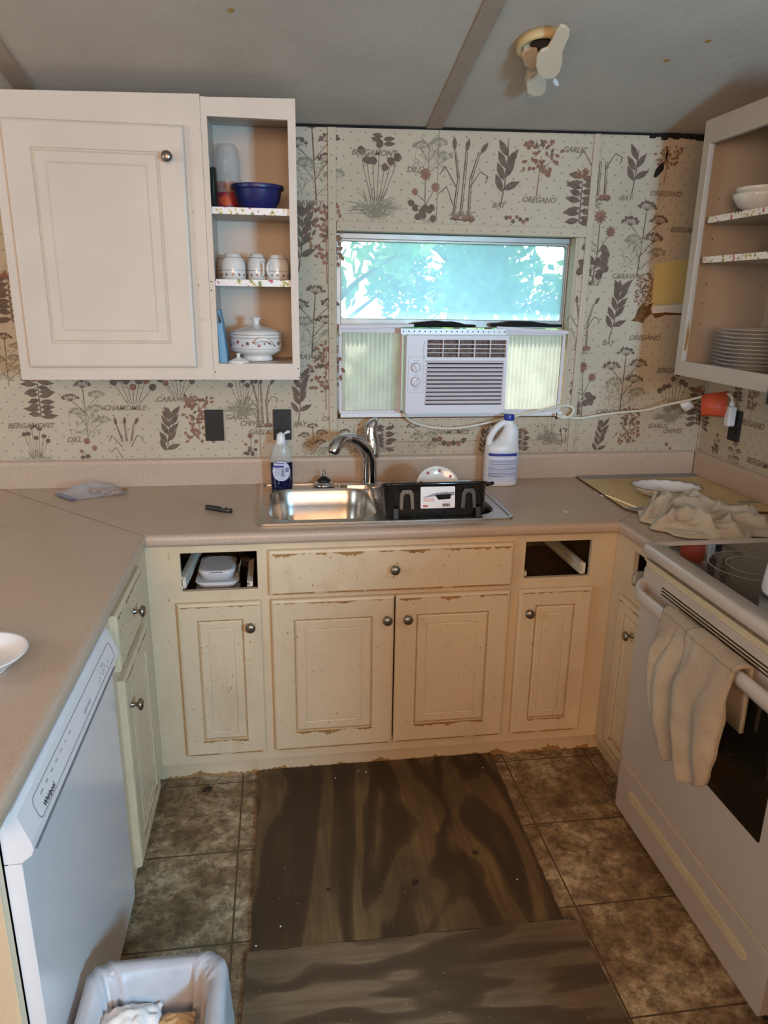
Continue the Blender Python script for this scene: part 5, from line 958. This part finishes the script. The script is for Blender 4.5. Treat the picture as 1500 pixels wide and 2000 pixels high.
# ---------------------------------------------------------------- floor things
def sheet(name, pts, z0, z1, mat, label, kn=()):
    q = MB(); q.m(mat); R = random.Random(4); out = []
    for i in range(len(pts)):
        a, b = V((*pts[i], 0)), V((*pts[(i+1) % len(pts)], 0)); n = max(2, int((b-a).length/.03)); d = (b-a).normalized(); nn = V((-d.y, d.x, 0))
        for k in range(n): p = a+(b-a)*k/n+nn*(R.uniform(-.0018, .0018) if k else 0); out.append((p.x, p.y))
    q.plate(out, [], z0, z1)
    for kx, ky, kr in kn: q.m('leaf'); q.M = Matrix.Translation((kx, ky, z1+.0003)); blob(q, 0, 0, kr, 9, 3); blob(q, kr*.2, 0, kr*1.0, 6, 5); q.M = Matrix()
    return tag(q.build(name, bevel=.001), label, 'plywood')
sheet('plywood_sheet', [(-.331, -1.312), (.505, -1.318), (.517, -.568), (-.328, -.570)], .0006, .012, 'plyA', 'dark plywood sheet with vertical grain on the floor below the sink', ((.128, -1.14, .012), (-.12, -1.135, .006), (.33, -1.05, .008)))
sheet('plywood_sheet', [(-.375, -2.5), (.57, -2.5), (.541, -1.33), (.512, -1.3195), (-.338, -1.3145)], .0006, .013, 'plyB', 'grey-brown plywood sheet with sideways grain nearest the camera')
q = MB(); q.m('leaf'); q.M = Matrix.Translation((-.499, -.640, .0006)) @ Matrix.Rotation(.5, 4, 'Z'); q.loft([[(-.020, 0, .001), (-.008, .008, .001), (.010, .009, .001), (.020, 0, .001), (.010, -.008, .001), (-.008, -.009, .001)], [(-.016, 0, .006), (-.008, .005, .009), (.010, .006, .010), (.016, 0, .006), (.010, -.005, .009), (-.008, -.006, .008)]]); q.m('leaf'); q.tube([(.018, 0, .004), (.03, .008, .002)], .001, 5); tag(q.build('dry_leaf'), 'small dark dry leaf on the floor tile near the left corner', 'leaf')
# crumbs
q = MB(); R = random.Random(8); q.m('lwhite')
for px, py in ((655, 1520), (715, 1508), (943, 1500), (1010, 1718), (700, 1506), (500, 1848), (548, 1810)):
    p = at(px, py, 'z', .013); q.M = Matrix.Translation(p); q.lathe([(.002, 0), (.0028, .001), (.001, .003)], n=6)
q.M = Matrix(); o = q.build('white_crumbs'); tag(o, 'scattered white crumbs lying on the plywood floor sheets', 'crumbs'); o['kind'] = 'stuff'
# ---------------------------------------------------------------- waste bin
bn = thing('waste_bin', 'waste bin lined with a loose white plastic bag in front of the dishwasher', 'waste bin', (-.47, -1.80, 0))
BX0, BX1, BY0, BY1, BH = -.606, -.366, -1.97, -1.634, .36
q = MB(); q.m('bin'); q.loft([[(x, y, z) for x, y in rrect(BX0+i_, BY0+i_, BX1-i_, BY1-i_, .05)] for i_, z in ((.03, .001), (.028, .01), (.006, BH-.012), (.002, BH-.010), (.002, BH), (.008, BH), (.034, .012))], True, True, True); q.build('bin_body', bn)
q = MB(); q.m('liner'); rings = []
lv = [(-.020, .20, .010), (-.016, .27, .008), (-.013, .34, .006), (-.010, BH+.003, .004), (.004, BH+.007, .004), (.016, BH-.002, .006), (.022, BH-.06, .010), (.030, BH-.14, .012), (.045, BH-.20, .012)]
for li, (i_, z, am) in enumerate(lv):
    base_ = rrect(BX0+i_, BY0+i_, BX1-i_, BY1-i_, .045, 10); rg_ = []
    for j, (x, y) in enumerate(base_):
        a = 2*pi*j/len(base_); r_ = 1.7*am*(noise.noise(V((cos(a)*5, sin(a)*5, z*5)))+.5*sin(a*17)); cxx, cyy = (BX0+BX1)/2, (BY0+BY1)/2; d = V((x-cxx, y-cyy, 0)).normalized(); rg_.append((x+d.x*(r_ if i_ > 0 else abs(r_)*.7), y+d.y*(r_ if i_ > 0 else abs(r_)*.7), z+(.014*noise.noise(V((cos(a)*3, sin(a)*3, 2))) if abs(z-BH) < .03 else (.02*sin(a*5) if li == 0 else 0))))
    rings.append(rg_)
q.loft(rings, True, False, False, True); q.build('bin_liner', bn, recalc=False)
def wad(name, label, cat, c, s_, mat, seed):
    q = MB(); q.m(mat); n1, n2 = 22, 18; rr = []
    for i in range(n1+1):
        row = []
        for j in range(n2+1):
            u, v = i/n1*2-1, j/n2*2-1; h = .9*(1-abs(u)**2.2)*(1-abs(v)**2.2); f = abs(noise.noise(V((u*2.1+seed, v*2.3, seed))))*.45+.12*noise.noise(V((u*4, v*4, seed*2))); row.append((c[0]+u*s_*(1+.15*noise.noise(V((v*2, seed, 1)))), c[1]+v*s_*.85, c[2]+s_*(h*.75-f*.9)))
        rr.append(row)
    q.loft(rr, False, False, False, True); return tag(q.build(name, recalc=False, solid=.0015), label, cat)
wad('tissue_wad', 'crumpled white tissue in the waste bin', 'tissue', (-.535, -1.715, .295), .058, 'tissue', 3)
wad('kraft_wad', 'crumpled tan paper scrap at the right side inside the waste bin', 'paper', (-.450, -1.715, .285), .036, 'kraft', 8)
wad('kraft_wad', 'tan paper scrap nearest the camera under the tissue in the waste bin', 'paper', (-.50, -1.80, .275), .045, 'kraft', 12)
